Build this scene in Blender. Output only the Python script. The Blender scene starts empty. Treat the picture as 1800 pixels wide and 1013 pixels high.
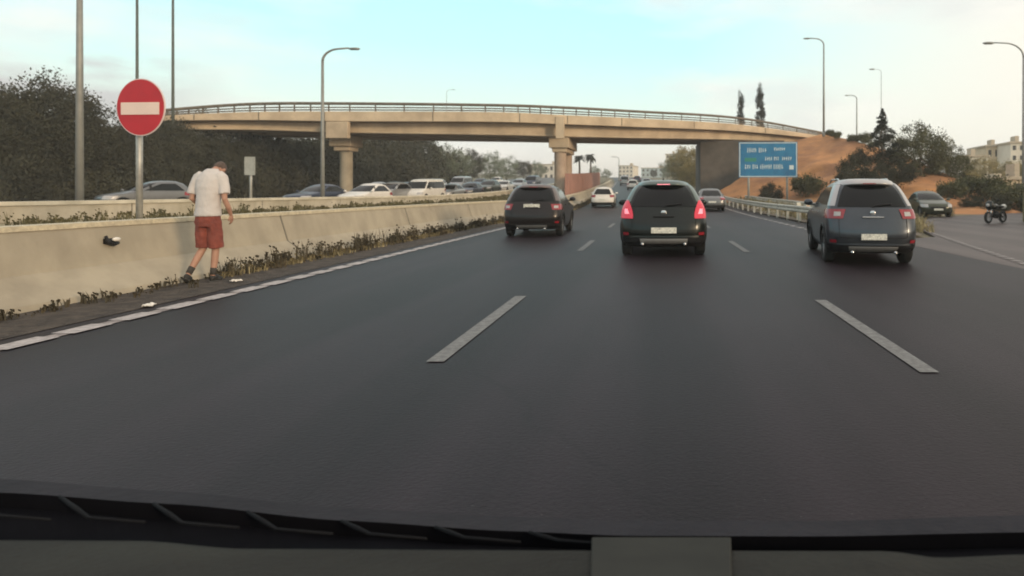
import bpy, bmesh, math, random
from mathutils import Vector, Matrix, noise
R = math.radians
S = bpy.context.scene
COL = S.collection
random.seed(7)
# ------------------------------------------------------------------ camera
F, VX, HY, CH = 1080.0, 1158.0, 338.0, 1.32      # focal (px of 1800), vanishing point, eye height
cam = bpy.data.cameras.new('camera'); co = bpy.data.objects.new('camera', cam); COL.objects.link(co)
co.location = (0, 0, CH); co.rotation_euler = (R(90), 0, 0)
cam.sensor_width = 36; cam.lens = 36 * F / 1800
cam.shift_x = (900 - VX) / 1800; cam.shift_y = -(506.5 - HY) / 1800
cam.clip_start = 0.05; cam.clip_end = 6000
cam.dof.use_dof = True; cam.dof.focus_distance = 2.0; cam.dof.aperture_fstop = 4.2
S.camera = co
# ------------------------------------------------------------------ world + sun
SUN_EL, SUN_AZ = 13.0, 128.0                      # azimuth clockwise from +Y
w = bpy.data.worlds.new('World'); S.world = w; w.use_nodes = True
nt = w.node_tree; nt.nodes.clear(); N = nt.nodes.new; Lk = nt.links.new
out = N('ShaderNodeOutputWorld'); bg = N('ShaderNodeBackground'); bg.inputs[1].default_value = 0.1
sky = N('ShaderNodeTexSky'); sky.sky_type = 'NISHITA'; sky.sun_disc = False
sky.sun_elevation = R(SUN_EL); sky.sun_rotation = R(SUN_AZ); sky.dust_density = 3
tc = N('ShaderNodeTexCoord'); sep = N('ShaderNodeSeparateXYZ'); Lk(tc.outputs['Generated'], sep.inputs[0])
def ramp(stops, nt=nt):
    r = nt.nodes.new('ShaderNodeValToRGB'); e = r.color_ramp.elements
    while len(e) < len(stops): e.new(0.5)
    for k, (p, c) in enumerate(stops):
        e[k].position = p; e[k].color = (c[0], c[1], c[2], 1) if not isinstance(c, (int, float)) else (c, c, c, 1)
    return r
veil = ramp([(0.0, (.84, .78, .70)), (.06, (.88, .85, .76)), (.13, (.80, .97, .87)), (.22, (.60, .97, .98)), (.34, (.50, .93, 1.02)), (.5, (.84, .82, .80)), (1, (.86, .80, .76))])
Lk(sep.outputs['Z'], veil.inputs[0])
# warm sky towards the right
sx = N('ShaderNodeMapRange'); sx.inputs[1].default_value = .05; sx.inputs[2].default_value = .5; Lk(sep.outputs['X'], sx.inputs[0])
warm = N('ShaderNodeMix'); warm.data_type = 'RGBA'; Lk(sx.outputs[0], warm.inputs[0]); Lk(veil.outputs[0], warm.inputs[6])
warm.inputs[7].default_value = (.96, .93, .82, 1)
# clouds
mp = N('ShaderNodeMapping'); mp.inputs['Scale'].default_value = (1.6, 1.6, 5.5); mp.inputs['Location'].default_value = (.55, .2, .35); Lk(tc.outputs['Generated'], mp.inputs[0])
cn = N('ShaderNodeTexNoise'); cn.inputs['Scale'].default_value = 1.7; cn.inputs['Detail'].default_value = 7; cn.inputs['Roughness'].default_value = .5; Lk(mp.outputs[0], cn.inputs[0])
cr = ramp([(.47, 0), (.66, 1)]); Lk(cn.outputs[0], cr.inputs[0])
cn2 = N('ShaderNodeTexNoise'); cn2.inputs['Scale'].default_value = 3.1; cn2.inputs['Detail'].default_value = 6; Lk(mp.outputs[0], cn2.inputs[0])
cc = ramp([(.38, (.80, .80, .77)), (.58, (.96, .93, .86))]); Lk(cn2.outputs[0], cc.inputs[0])
cf = N('ShaderNodeMath'); cf.operation = 'MULTIPLY'; cf.inputs[1].default_value = .75; Lk(cr.outputs[0], cf.inputs[0])
cm = N('ShaderNodeMix'); cm.data_type = 'RGBA'; Lk(cf.outputs[0], cm.inputs[0]); Lk(warm.outputs[2], cm.inputs[6]); Lk(cc.outputs[0], cm.inputs[7])
# grey cloud bank low on the left
lm = N('ShaderNodeMapRange'); lm.inputs[1].default_value = -.56; lm.inputs[2].default_value = -.66; Lk(sep.outputs['X'], lm.inputs[0])
zt = N('ShaderNodeMath'); zt.operation = 'MULTIPLY_ADD'; zt.inputs[1].default_value = .16; zt.inputs[2].default_value = .078; Lk(cn2.outputs[0], zt.inputs[0])
zc = N('ShaderNodeMath'); zc.operation = 'SUBTRACT'; Lk(zt.outputs[0], zc.inputs[0]); Lk(sep.outputs['Z'], zc.inputs[1])
zm = N('ShaderNodeMapRange'); zm.inputs[1].default_value = -.004; zm.inputs[2].default_value = .02; Lk(zc.outputs[0], zm.inputs[0])
lf = N('ShaderNodeMath'); lf.operation = 'MULTIPLY'; Lk(lm.outputs[0], lf.inputs[0]); Lk(zm.outputs[0], lf.inputs[1])
cl = N('ShaderNodeMix'); cl.data_type = 'RGBA'; Lk(lf.outputs[0], cl.inputs[0]); Lk(cm.outputs[2], cl.inputs[6]); cl.inputs[7].default_value = (.60, .60, .585, 1)
sc = N('ShaderNodeVectorMath'); sc.operation = 'SCALE'; sc.inputs[3].default_value = 10.4; Lk(cl.outputs[2], sc.inputs[0])
fm = N('ShaderNodeMix'); fm.data_type = 'RGBA'; fm.inputs[0].default_value = .93; Lk(sky.outputs[0], fm.inputs[6]); Lk(sc.outputs[0], fm.inputs[7])
Lk(fm.outputs[2], bg.inputs[0]); Lk(bg.outputs[0], out.inputs[0])
sl = bpy.data.lights.new('sun', 'SUN'); so = bpy.data.objects.new('sun', sl); COL.objects.link(so)
sl.energy = 1.7; sl.angle = R(10); sl.color = (1, .76, .50)
d = Vector((math.sin(R(SUN_AZ)) * math.cos(R(SUN_EL)), math.cos(R(SUN_AZ)) * math.cos(R(SUN_EL)), math.sin(R(SUN_EL))))
so.rotation_euler = d.to_track_quat('Z', 'Y').to_euler(); so.location = (20, -20, 30)
S.view_settings.view_transform = 'Standard'; S.view_settings.look = 'None'; S.view_settings.exposure = .18; S.view_settings.gamma = 1

# ------------------------------------------------------------------ materials
MATS = {}
def mat(name, col, rough=.7, metal=0, var=.0, vscale=3.0, col2=None, bump=0, bscale=20, coat=0, emit=None, spec=.5):
    if name in MATS: return MATS[name]
    m = bpy.data.materials.new(name); m.use_nodes = True; t = m.node_tree; b = t.nodes['Principled BSDF']
    b.inputs['Base Color'].default_value = (*col, 1); b.inputs['Roughness'].default_value = rough; b.inputs['Metallic'].default_value = metal
    b.inputs['Coat Weight'].default_value = coat; b.inputs['Coat Roughness'].default_value = .06; b.inputs['Specular IOR Level'].default_value = spec
    tcn = t.nodes.new('ShaderNodeTexCoord')
    n = t.nodes.new('ShaderNodeTexNoise'); n.inputs['Scale'].default_value = vscale; n.inputs['Detail'].default_value = 8; n.inputs['Roughness'].default_value = .62
    t.links.new(tcn.outputs['Object'], n.inputs[0])
    c2 = col2 if col2 else tuple(c * (1 - var) for c in col)
    r = ramp([(.36, c2), (.64, col)], t); t.links.new(n.outputs[0], r.inputs[0]); t.links.new(r.outputs[0], b.inputs['Base Color'])
    if bump:
        n2 = t.nodes.new('ShaderNodeTexNoise'); n2.inputs['Scale'].default_value = bscale; n2.inputs['Detail'].default_value = 6
        t.links.new(tcn.outputs['Object'], n2.inputs[0])
        bp = t.nodes.new('ShaderNodeBump'); bp.inputs['Strength'].default_value = bump; bp.inputs['Distance'].default_value = .05
        t.links.new(n2.outputs[0], bp.inputs['Height']); t.links.new(bp.outputs[0], b.inputs['Normal'])
    if emit: b.inputs['Emission Color'].default_value = (*emit[:3], 1); b.inputs['Emission Strength'].default_value = emit[3]
    MATS[name] = m; return m

def asphalt_mat(name, dark, light, tracks=True):
    m = bpy.data.materials.new(name); m.use_nodes = True; t = m.node_tree; b = t.nodes['Principled BSDF']; nn = t.nodes.new; l = t.links.new
    g = nn('ShaderNodeNewGeometry')
    big = nn('ShaderNodeTexNoise'); big.inputs['Scale'].default_value = .22; big.inputs['Detail'].default_value = 6; l(g.outputs['Position'], big.inputs[0])
    fine = nn('ShaderNodeTexNoise'); fine.inputs['Scale'].default_value = 38; fine.inputs['Detail'].default_value = 4; fine.inputs['Roughness'].default_value = .7; l(g.outputs['Position'], fine.inputs[0])
    mp = nn('ShaderNodeMapping'); mp.inputs['Scale'].default_value = (2.2, .06, 1); l(g.outputs['Position'], mp.inputs[0])
    st = nn('ShaderNodeTexNoise'); st.inputs['Scale'].default_value = 1.0; st.inputs['Detail'].default_value = 5; l(mp.outputs[0], st.inputs[0])
    a = nn('ShaderNodeMath'); a.operation = 'ADD'; l(big.outputs[0], a.inputs[0]); l(st.outputs[0], a.inputs[1])
    a2 = nn('ShaderNodeMath'); a2.operation = 'MULTIPLY_ADD'; a2.inputs[1].default_value = 1.0; l(fine.outputs[0], a2.inputs[0]); l(a.outputs[0], a2.inputs[2])
    a3 = nn('ShaderNodeMath'); a3.operation = 'MULTIPLY'; a3.inputs[1].default_value = .333; l(a2.outputs[0], a3.inputs[0])
    r = ramp([(.36, dark), (.60, light)], t); l(a3.outputs[0], r.inputs[0])
    # polished wheel tracks, hairline cracks
    sp = nn('ShaderNodeSeparateXYZ'); l(g.outputs['Position'], sp.inputs[0]); wv = nn('ShaderNodeMath'); wv.operation = 'MULTIPLY_ADD'; wv.inputs[1].default_value = 2 * math.pi / 1.85; wv.inputs[2].default_value = 2.6; l(sp.outputs['X'], wv.inputs[0])
    cs_ = nn('ShaderNodeMath'); cs_.operation = 'COSINE'; l(wv.outputs[0], cs_.inputs[0]); tr = nn('ShaderNodeMapRange'); tr.inputs[1].default_value = -1; tr.inputs[3].default_value = .84; tr.inputs[4].default_value = 1.14; l(cs_.outputs[0], tr.inputs[0])
    vc = nn('ShaderNodeTexVoronoi'); vc.feature = 'DISTANCE_TO_EDGE'; vc.inputs['Scale'].default_value = .23; dn = nn('ShaderNodeTexNoise'); dn.inputs['Scale'].default_value = 1.1; dn.inputs['Detail'].default_value = 6; l(g.outputs['Position'], dn.inputs[0])
    ad = nn('ShaderNodeMixRGB'); ad.blend_type = 'ADD'; ad.inputs[0].default_value = 1; l(g.outputs['Position'], ad.inputs[1]); l(dn.outputs['Color'], ad.inputs[2]); l(ad.outputs[0], vc.inputs['Vector'])
    ck = ramp([(0, .80), (.004, .84), (.008, 1)], t); l(vc.outputs['Distance'], ck.inputs[0]); mt = nn('ShaderNodeMath'); mt.operation = 'MULTIPLY'; l(tr.outputs[0], mt.inputs[0]); l(ck.outputs[0], mt.inputs[1])
    vm = nn('ShaderNodeVectorMath'); vm.operation = 'SCALE'; l(r.outputs[0], vm.inputs[0]); l(mt.outputs[0], vm.inputs[3])
    # pale stone chips in the surface
    vo = nn('ShaderNodeTexVoronoi'); vo.inputs['Scale'].default_value = 26; l(g.outputs['Position'], vo.inputs[0])
    vr = ramp([(.05, 1), (.13, 0)], t); l(vo.outputs['Distance'], vr.inputs[0])
    sel = nn('ShaderNodeTexWhiteNoise'); l(vo.outputs['Position'], sel.inputs[0])
    sr = ramp([(.82, 0), (.9, .45)], t); l(sel.outputs[0], sr.inputs[0])
    mu = nn('ShaderNodeMath'); mu.operation = 'MULTIPLY'; l(vr.outputs[0], mu.inputs[0]); l(sr.outputs[0], mu.inputs[1])
    mx = nn('ShaderNodeMix'); mx.data_type = 'RGBA'; l(mu.outputs[0], mx.inputs[0]); l(vm.outputs[0], mx.inputs[6]); mx.inputs[7].default_value = (.16, .15, .15, 1)
    l(mx.outputs[2], b.inputs['Base Color']); b.inputs['Roughness'].default_value = .50; b.inputs['Specular IOR Level'].default_value = .15
    bp = nn('ShaderNodeBump'); bp.inputs['Strength'].default_value = .5; bp.inputs['Distance'].default_value = .012
    l(fine.outputs[0], bp.inputs['Height']); l(bp.outputs[0], b.inputs['Normal'])
    MATS[name] = m; return m

ASPH = asphalt_mat('asphalt', (.0082, .0056, .0080), (.0275, .0190, .0250))
ASPH2 = asphalt_mat('ramp_asphalt', (.070, .054, .053), (.105, .083, .080))
ASPH3 = asphalt_mat('pale_asphalt', (.25, .19, .125), (.335, .262, .172))
GRAVEL = mat('pale_gravel', (.44, .36, .255), .95, var=.35, vscale=2.2, bump=.5, bscale=30)
DIRT = mat('dark_dirt', (.085, .068, .055), .95, vscale=5, col2=(.028, .023, .021), bump=.8, bscale=25)
LAND = mat('dry_ground', (.20, .17, .11), .95, vscale=.25, col2=(.11, .10, .06), bump=.6, bscale=4)
def soil_mat():
    m = mat('orange_soil', (.52, .245, .095), .95, vscale=.35, col2=(.27, .125, .06), bump=1, bscale=2.5); return m
SOIL = soil_mat()
CONC = mat('concrete', (.42, .36, .27), .85, vscale=.8, col2=(.30, .255, .19), bump=.3, bscale=6)
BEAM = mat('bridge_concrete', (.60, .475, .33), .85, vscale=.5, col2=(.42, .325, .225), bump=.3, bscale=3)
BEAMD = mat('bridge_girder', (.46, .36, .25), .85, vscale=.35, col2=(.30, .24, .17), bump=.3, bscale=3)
RAILM = mat('rail_metal', (.20, .165, .125), .6, .3, var=.4)
GALV = mat('galvanised', (.42, .41, .38), .5, .5, var=.3, vscale=8)
GALR = mat('weathered_rail', (.55, .52, .45), .6, .2, var=.35, vscale=3)
POLE = mat('lamp_pole_grey', (.30, .30, .28), .55, .3, var=.25, vscale=2)
POLED = mat('lamp_pole_dark', (.10, .115, .10), .55, .3, var=.25, vscale=2)
def paint_line(name, c, c2):
    return mat(name, c, .7, vscale=14, col2=c2, bump=.2, bscale=60)
WLINE = paint_line('road_paint', (.46, .45, .43), (.24, .235, .23))
DLINE = paint_line('worn_lane_paint', (.20, .195, .19), (.12, .115, .115))
RLINE = paint_line('pinkish_edge_paint', (.42, .36, .34), (.16, .14, .14))
CLINE = paint_line('cream_edge_paint', (.62, .54, .38), (.42, .36, .26))
BARR = mat('barrier_concrete', (.66, .61, .50), .85, vscale=1.2, col2=(.46, .42, .33), bump=.3, bscale=5)
TERRA = mat('terracotta_wall', (.40, .20, .15), .85, vscale=.7, col2=(.30, .15, .115), bump=.3, bscale=5)
def leaf(name, a, b): return mat(name, a, .8, vscale=.45, col2=b, spec=.12)
LEAF_D = leaf('dark_foliage', (.068, .066, .043), (.030, .030, .021))
LEAF_G = leaf('green_foliage', (.125, .12, .060), (.055, .056, .030))
LEAF_B = leaf('blackish_conifer', (.035, .038, .025), (.018, .02, .014))
LEAF_Y = leaf('golden_foliage', (.34, .27, .11), (.16, .13, .06))
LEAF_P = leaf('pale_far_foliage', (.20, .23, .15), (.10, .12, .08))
BARK = mat('bark', (.13, .095, .065), .9, var=.4, vscale=6, bump=.6)
RUB = mat('tyre_rubber', (.018, .018, .018), .85, var=.2, vscale=20)
RIM = mat('wheel_rim', (.32, .32, .33), .35, .8, var=.2)
PLAS = mat('black_plastic', (.020, .020, .022), .55, var=.3, vscale=6, spec=.2)
GLASS = mat('car_glass', (.006, .007, .008), .08, var=.3, vscale=4, spec=.28)
CHROME = mat('chrome', (.6, .6, .6), .18, .9, var=.1)
PLATE = mat('number_plate', (.84, .82, .72), .4, vscale=28, col2=(.42, .41, .37))
TLIT = mat('brake_light_lit', (.50, .03, .05), .25, var=.2, vscale=20, emit=(1, .06, .12, .22))
TLON = mat('brake_light_core', (.9, .3, .35), .25, emit=(1, .30, .38, .6))
TOFF = mat('tail_light_red', (.30, .02, .03), .15, var=.3, vscale=20, coat=.6)
CLEAR = mat('clear_lens', (.42, .40, .39), .2, var=.1, coat=.6)
HEADL = mat('headlight_lit', (.8, .8, .75), .2, emit=(1, .93, .8, 1.2))
SKID = mat('skid_plate_grey', (.20, .195, .19), .5, .3, var=.2)
UNDER = mat('underbody', (.01, .01, .01), .95)

# ------------------------------------------------------------------ helpers
class MB:
    def __init__(s): s.v = []; s.f = []; s.m = []; s.mi = 0
    def add(s, vs, fs):
        o = len(s.v); s.v += [tuple(p) for p in vs]; s.f += [tuple(i + o for i in f) for f in fs]; s.m += [s.mi] * len(fs)
    def box(s, c, d, rot=None, taper=1.0):
        x, y, z = [k / 2 for k in d]; P = []
        for sz in (-1, 1):
            k = taper if sz > 0 else 1
            for sxx, sy in ((-1, -1), (1, -1), (1, 1), (-1, 1)):
                p = Vector((sxx * x * k, sy * y * k, sz * z))
                if rot is not None: p = rot @ p
                P.append(p + Vector(c))
        s.add(P, [(3, 2, 1, 0), (4, 5, 6, 7), (0, 1, 5, 4), (1, 2, 6, 5), (2, 3, 7, 6), (3, 0, 4, 7)])
    def tube(s, pts, rad, seg=8, cap=True, squash=None):
        pts = [Vector(p) for p in pts]; n = len(pts)
        if isinstance(rad, (int, float)): rad = [rad] * n
        P = []; fr = None
        for i, p in enumerate(pts):
            t = (pts[min(i + 1, n - 1)] - pts[max(i - 1, 0)]).normalized()
            if fr is None: fr = t.orthogonal().normalized()
            else:
                fr = (fr - t * fr.dot(t)); fr = fr.normalized() if fr.length > 1e-6 else t.orthogonal().normalized()
            b = t.cross(fr)
            for k in range(seg):
                a = 2 * math.pi * k / seg; q = (fr * math.cos(a) + b * math.sin(a)) * rad[i]
                P.append(p + q)
        fs = [(i * seg + k, i * seg + (k + 1) % seg, (i + 1) * seg + (k + 1) % seg, (i + 1) * seg + k) for i in range(n - 1) for k in range(seg)]
        if cap: fs += [tuple(reversed(range(seg))), tuple((n - 1) * seg + k for k in range(seg))]
        s.add(P, fs)
    def ball(s, c, r, u=12, v=8, rot=None):
        if isinstance(r, (int, float)): r = (r, r, r)
        P = []
        for j in range(1, v):
            a = math.pi * j / v
            for i in range(u):
                b = 2 * math.pi * i / u; p = Vector((r[0] * math.sin(a) * math.cos(b), r[1] * math.sin(a) * math.sin(b), r[2] * math.cos(a)))
                P.append(p)
        P += [Vector((0, 0, r[2])), Vector((0, 0, -r[2]))]
        if rot is not None: P = [rot @ p for p in P]
        P = [p + Vector(c) for p in P]
        T = len(P) - 2; B = T + 1; fs = []
        for j in range(v - 2):
            for i in range(u): fs.append((j * u + i, (j + 1) * u + i, (j + 1) * u + (i + 1) % u, j * u + (i + 1) % u))
        for i in range(u): fs.append((T, i, (i + 1) % u)); fs.append((B, (v - 2) * u + (i + 1) % u, (v - 2) * u + i))
        s.add(P, fs)
    def lathe(s, prof, c, axis='Z', seg=20):
        P = []
        for (r, h) in prof:
            for k in range(seg):
                a = 2 * math.pi * k / seg; x, y = r * math.cos(a), r * math.sin(a)
                p = {'Z': (x, y, h), 'X': (h, x, y), 'Y': (x, h, y)}[axis]; P.append(Vector(p) + Vector(c))
        n = len(prof)
        s.add(P, [(i * seg + k, i * seg + (k + 1) % seg, (i + 1) * seg + (k + 1) % seg, (i + 1) * seg + k) for i in range(n - 1) for k in range(seg)])
    def grid(s, P, nu, nv, close=False):
        fs = []
        for i in range(nu - 1):
            for j in range(nv - 1 + (1 if close else 0)):
                fs.append((i * nv + j, i * nv + (j + 1) % nv, (i + 1) * nv + (j + 1) % nv, (i + 1) * nv + j))
        s.add(P, fs)
    def build(s, name, m, parent=None, smooth=False, fix=True):
        me = bpy.data.meshes.new(name); me.from_pydata(s.v, [], s.f)
        ms = m if isinstance(m, (list, tuple)) else [m]
        for k in ms: me.materials.append(k)
        if len(ms) > 1: me.polygons.foreach_set('material_index', s.m)
        if fix:
            bm = bmesh.new(); bm.from_mesh(me); bmesh.ops.recalc_face_normals(bm, faces=bm.faces); bm.to_mesh(me); bm.free()
        if smooth: me.polygons.foreach_set('use_smooth', [True] * len(me.polygons))
        me.update(); o = bpy.data.objects.new(name, me); COL.objects.link(o)
        if parent: o.parent = parent
        return o
def tag(o, label=None, cat=None, group=None, kind=None):
    if label: o['label'] = label
    if cat: o['category'] = cat
    if group: o['group'] = group
    if kind: o['kind'] = kind
    return o
def empty(name, loc, rz, label, cat, group=None):
    o = bpy.data.objects.new(name, None); COL.objects.link(o); o.location = loc; o.rotation_euler = (0, 0, rz); o.empty_display_size = .3
    return tag(o, label, cat, group)
def copy_tree(o, parent=None):
    c = o.copy(); COL.objects.link(c); c.parent = parent
    for ch in o.children: copy_tree(ch, c)
    return c
def bevel(o, wd=.01, seg=2):
    b = o.modifiers.new('bevel', 'BEVEL'); b.width = wd; b.segments = seg; b.limit_method = 'ANGLE'; return o

# ------------------------------------------------------------------ the lie of the land
def zr(y):
    if y < 30: return 0.0
    if y < 60: return .035 * (y - 30) ** 2 / 60
    if y < 250: return .525 + .035 * (y - 60)
    if y < 330: t = (y - 250) / 80; return .525 + .035 * 190 + .035 * (80 * t - 40 * t * t)
    return .525 + .035 * 190 + .035 * 40
def xo(y): return -.00022 * y * y if y < 260 else -.00022 * 260 * 260 - .114 * (y - 260)
def lat(u):                                        # cross profile
    K = [(-400, 5.0), (-60, 1.6), (-42, .7), (-36.5, .42), (-13.3, .30), (-12.9, .72), (-7.7, .72), (-7.45, .02), (-6.2, .02), (-5.85, 0), (60, 0), (400, 4)]
    if u <= K[0][0]: return K[0][1]
    for (a, b), (c, e) in zip(K, K[1:]):
        if u <= c: return b + (e - b) * (u - a) / (c - a)
    return K[-1][1]
def T(X, Y): return zr(Y) + lat(X - xo(Y))
def px(p, Y): return (p - VX) / F * Y              # lateral metres of a sight line at a distance
def pz(q, Y): return CH + (HY - q) * Y / F
YS = [-12 + 1.5 * i for i in range(60)] + [78 + 4 * i for i in range(50)] + [280 + 14 * i for i in range(20)]
def strip(name, u0, u1, m, lift, y0=-12, y1=300, nu=2, label=None, parent=None, kind='structure', build=True):
    b = MB(); ys = [y0] + [y for y in YS if y0 < y < y1] + [y1]; P = []
    for y in ys:
        for j in range(nu + 1):
            u = u0 + (u1 - u0) * j / nu; P.append((u + xo(y), y, zr(y) + lat(u) + lift))
    b.grid(P, len(ys), nu + 1)
    if not build: return b
    o = b.build(name, m, parent, fix=False)
    # upward normals
    for pz_ in [0]:
        me = o.data
        if me.polygons[0].normal.z < 0: me.flip_normals()
    if kind: o['kind'] = kind
    return o
# ground sheet
b = MB(); us = [-700, -400, -250, -160, -110, -80, -60, -50, -42, -39, -36.5, -30, -24, -18, -13.3, -12.9, -10, -7.7, -7.45, -6.2, -5.85, 0, 5, 9, 13, 18, 24, 32, 42, 60, 90, 140, 220, 400, 700]
ys = [-40, -25] + YS + [600, 800]; P = []
for y in ys:
    for u in us:
        P.append((u + xo(min(y, 300)), y, zr(y) + lat(u) - .07))
b.grid(P, len(ys), len(us)); g = b.build('ground', LAND, fix=False); g['kind'] = 'structure'
if g.data.polygons[0].normal.z < 0: g.data.flip_normals()
strip('road', -5.85, 6.3, ASPH, 0, nu=4)
b = MB(); P = []; ysd = [-12 + .4 * i for i in range(330)]
for y in ysd:
    e = -7.24 + .0 * noise.noise(Vector((y * .55, 0, 0))) 
    for u in (-5.85, -6.3, e): P.append((u + xo(y), y, zr(y) + lat(u) + (.006 if u > e else .004)))
b.grid(P, len(ysd), 3); o = b.build('median_dirt', DIRT, fix=False); o['kind'] = 'structure'
if o.data.polygons[0].normal.z < 0: o.data.flip_normals()
strip('planter_soil', -12.85, -7.55, mat('beige_dirt', (.34, .28, .18), .95, vscale=2.5, col2=(.19, .155, .09), bump=.8, bscale=12), 0.0, y1=120, nu=6)
strip('opposite_road', -36.5, -13.3, ASPH2, 0, nu=4)
# ---- painted lines
def line_obj(name, segs, u, wdt, m, lift=.008):
    b = MB()
    for y0, y1 in segs:
        n = max(1, int((y1 - y0) / 3)); P = []
        for i in range(n + 1):
            y = y0 + (y1 - y0) * i / n
            for s in (-1, 1): P.append((u + s * wdt / 2 + xo(y), y, zr(y) + lat(u + s * wdt / 2) + lift))
        b.grid(P, n + 1, 2)
    o = b.build(name, m, fix=False); o['kind'] = 'structure'
    if o.data.polygons[0].normal.z < 0: o.data.flip_normals()
    return o
def dashes(p0): return [(p0 + 9.0 * k, p0 + 9.0 * k + 3.0) for k in range(-1, 24)]
line_obj('lane_marking', dashes(4.76), -1.73, .14, DLINE)
line_obj('lane_marking', dashes(4.48), 1.98, .14, DLINE)
rs = random.Random(3)
def ribs(y0, y1, a, g):
    o = []; y = y0
    while y < y1: k = 1 + y * .004; o.append((y, y + a * k * rs.uniform(.9, 1.1))); y += (a + g) * k
    return o
line_obj('edge_marking', [(-5, 150)], -5.52, .13, RLINE, .007)
line_obj('edge_marking', ribs(1, 150, .42, .16), -5.52, .22, mat('edge_paint_ribs', (.52, .47, .46), .7, vscale=12, col2=(.26, .235, .23)), .012)
line_obj('edge_marking', ribs(19, 150, .55, .5), 5.35, .2, mat('edge_paint_ribs', (.6, .6, .6)), .010)

# ------------------------------------------------------------------ exit ramp on the right
def flat_poly(name, pts, m, z, kind='structure'):
    b = MB(); b.add([(x, y, T(x, y) + z) for x, y in pts], [tuple(range(len(pts)))]); o = b.build(name, m, fix=False)
    if o.data.polygons[0].normal.z < 0: o.data.flip_normals()
    o['kind'] = kind; return o
flat_poly('ramp_road', [(6.3, -12), (17.5, -12), (17.2, 18), (16.2, 27), (36, 33.5), (36, 46), (22, 38), (14.5, 32.5), (10.2, 25), (8.2, 18.2), (6.3, 17.0)], ASPH2, -.004)
b = MB(); pts = [(6.05, 8.6), (6.7, 11.2), (7.6, 15), (8.6, 19), (9.6, 23), (11.4, 27), (14.3, 31), (18, 34.2)]
fine = []
for (x0, y0), (x1, y1) in zip(pts, pts[1:]):
    for k in range(9): t = k / 9; fine.append((x0 + (x1 - x0) * t, y0 + (y1 - y0) * t))
for i in range(0, len(fine) - 1):
    (x0, y0), (x1, y1) = fine[i], fine[i + 1]; dx, dy = x1 - x0, y1 - y0; L = math.hypot(dx, dy); nx, ny = dy / L * .09, -dx / L * .09
    e = .62; x1, y1 = x0 + dx * e, y0 + dy * e
    b.add([(x0 - nx, y0 - ny, .008), (x0 + nx, y0 + ny, .008), (x1 + nx, y1 + ny, .008), (x1 - nx, y1 - ny, .008)], [(0, 1, 2, 3)])
o = b.build('ramp_edge_marking', mat('ramp_line_paint', (.30, .27, .26), .7, vscale=12, col2=(.2, .18, .18)), fix=False); o['kind'] = 'structure'
flat_poly('traffic_island', [(6.3, 17.5), (8.0, 18.6), (9.9, 25), (14, 32.5), (12, 40), (6.3, 60), (6.1, 40)], mat('island_dirt', (.19, .155, .115), .95, vscale=2.2, col2=(.10, .08, .06), bump=.8, bscale=14), .02)

# ------------------------------------------------------------------ orange embankment
def lerp_tab(tab, t):
    t = max(0, min(1, t)) * (len(tab) - 1); i = min(int(t), len(tab) - 2); f = t - i
    f2 = f
    return [a + (c - a) * f2 for a, c in zip(tab[i], tab[i + 1])]
base = [(1225, 58), (1290, 55), (1380, 50), (1480, 44), (1600, 39), (1700, 36.5), (1785, 36), (1900, 38)]
base = [(px(p, y), y, T(0, y) - .3) for p, y in base]
top = [(1400, 71, 247), (1445, 70, 236), (1500, 64, 247), (1570, 58, 268), (1640, 54, 296), (1700, 50, 322), (1760, 47, 348), (1900, 46, 375)]
top = [(px(p, y), y, pz(q, y)) for p, y, q in top]
b = MB(); P = []; NU, NV = 70, 26
for i in range(NU + 1):
    t = i / NU; A = Vector(lerp_tab(base, t)); B = Vector(lerp_tab(top, t))
    for j in range(NV + 1):
        s = j / NV; q = A.lerp(B, s)
        n = noise.noise(Vector((q.x * .35, q.y * .35, q.z * .5))) * 1.1 + noise.noise(q * 1.3) * .35
        k = math.sin(math.pi * min(1, s * 1.1))
        q = q + Vector((0, -n * k, n * .35 * k)); P.append(tuple(q))
    C = B + Vector((2, 14, -.3)); Dn = B + Vector((6, 40, -B.z - 1 + 2))
    P.append(tuple(C)); P.append(tuple(Dn))
b.grid(P, NU + 1, NV + 3); o = b.build('embankment', SOIL, smooth=True, fix=False); o['kind'] = 'structure'

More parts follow.
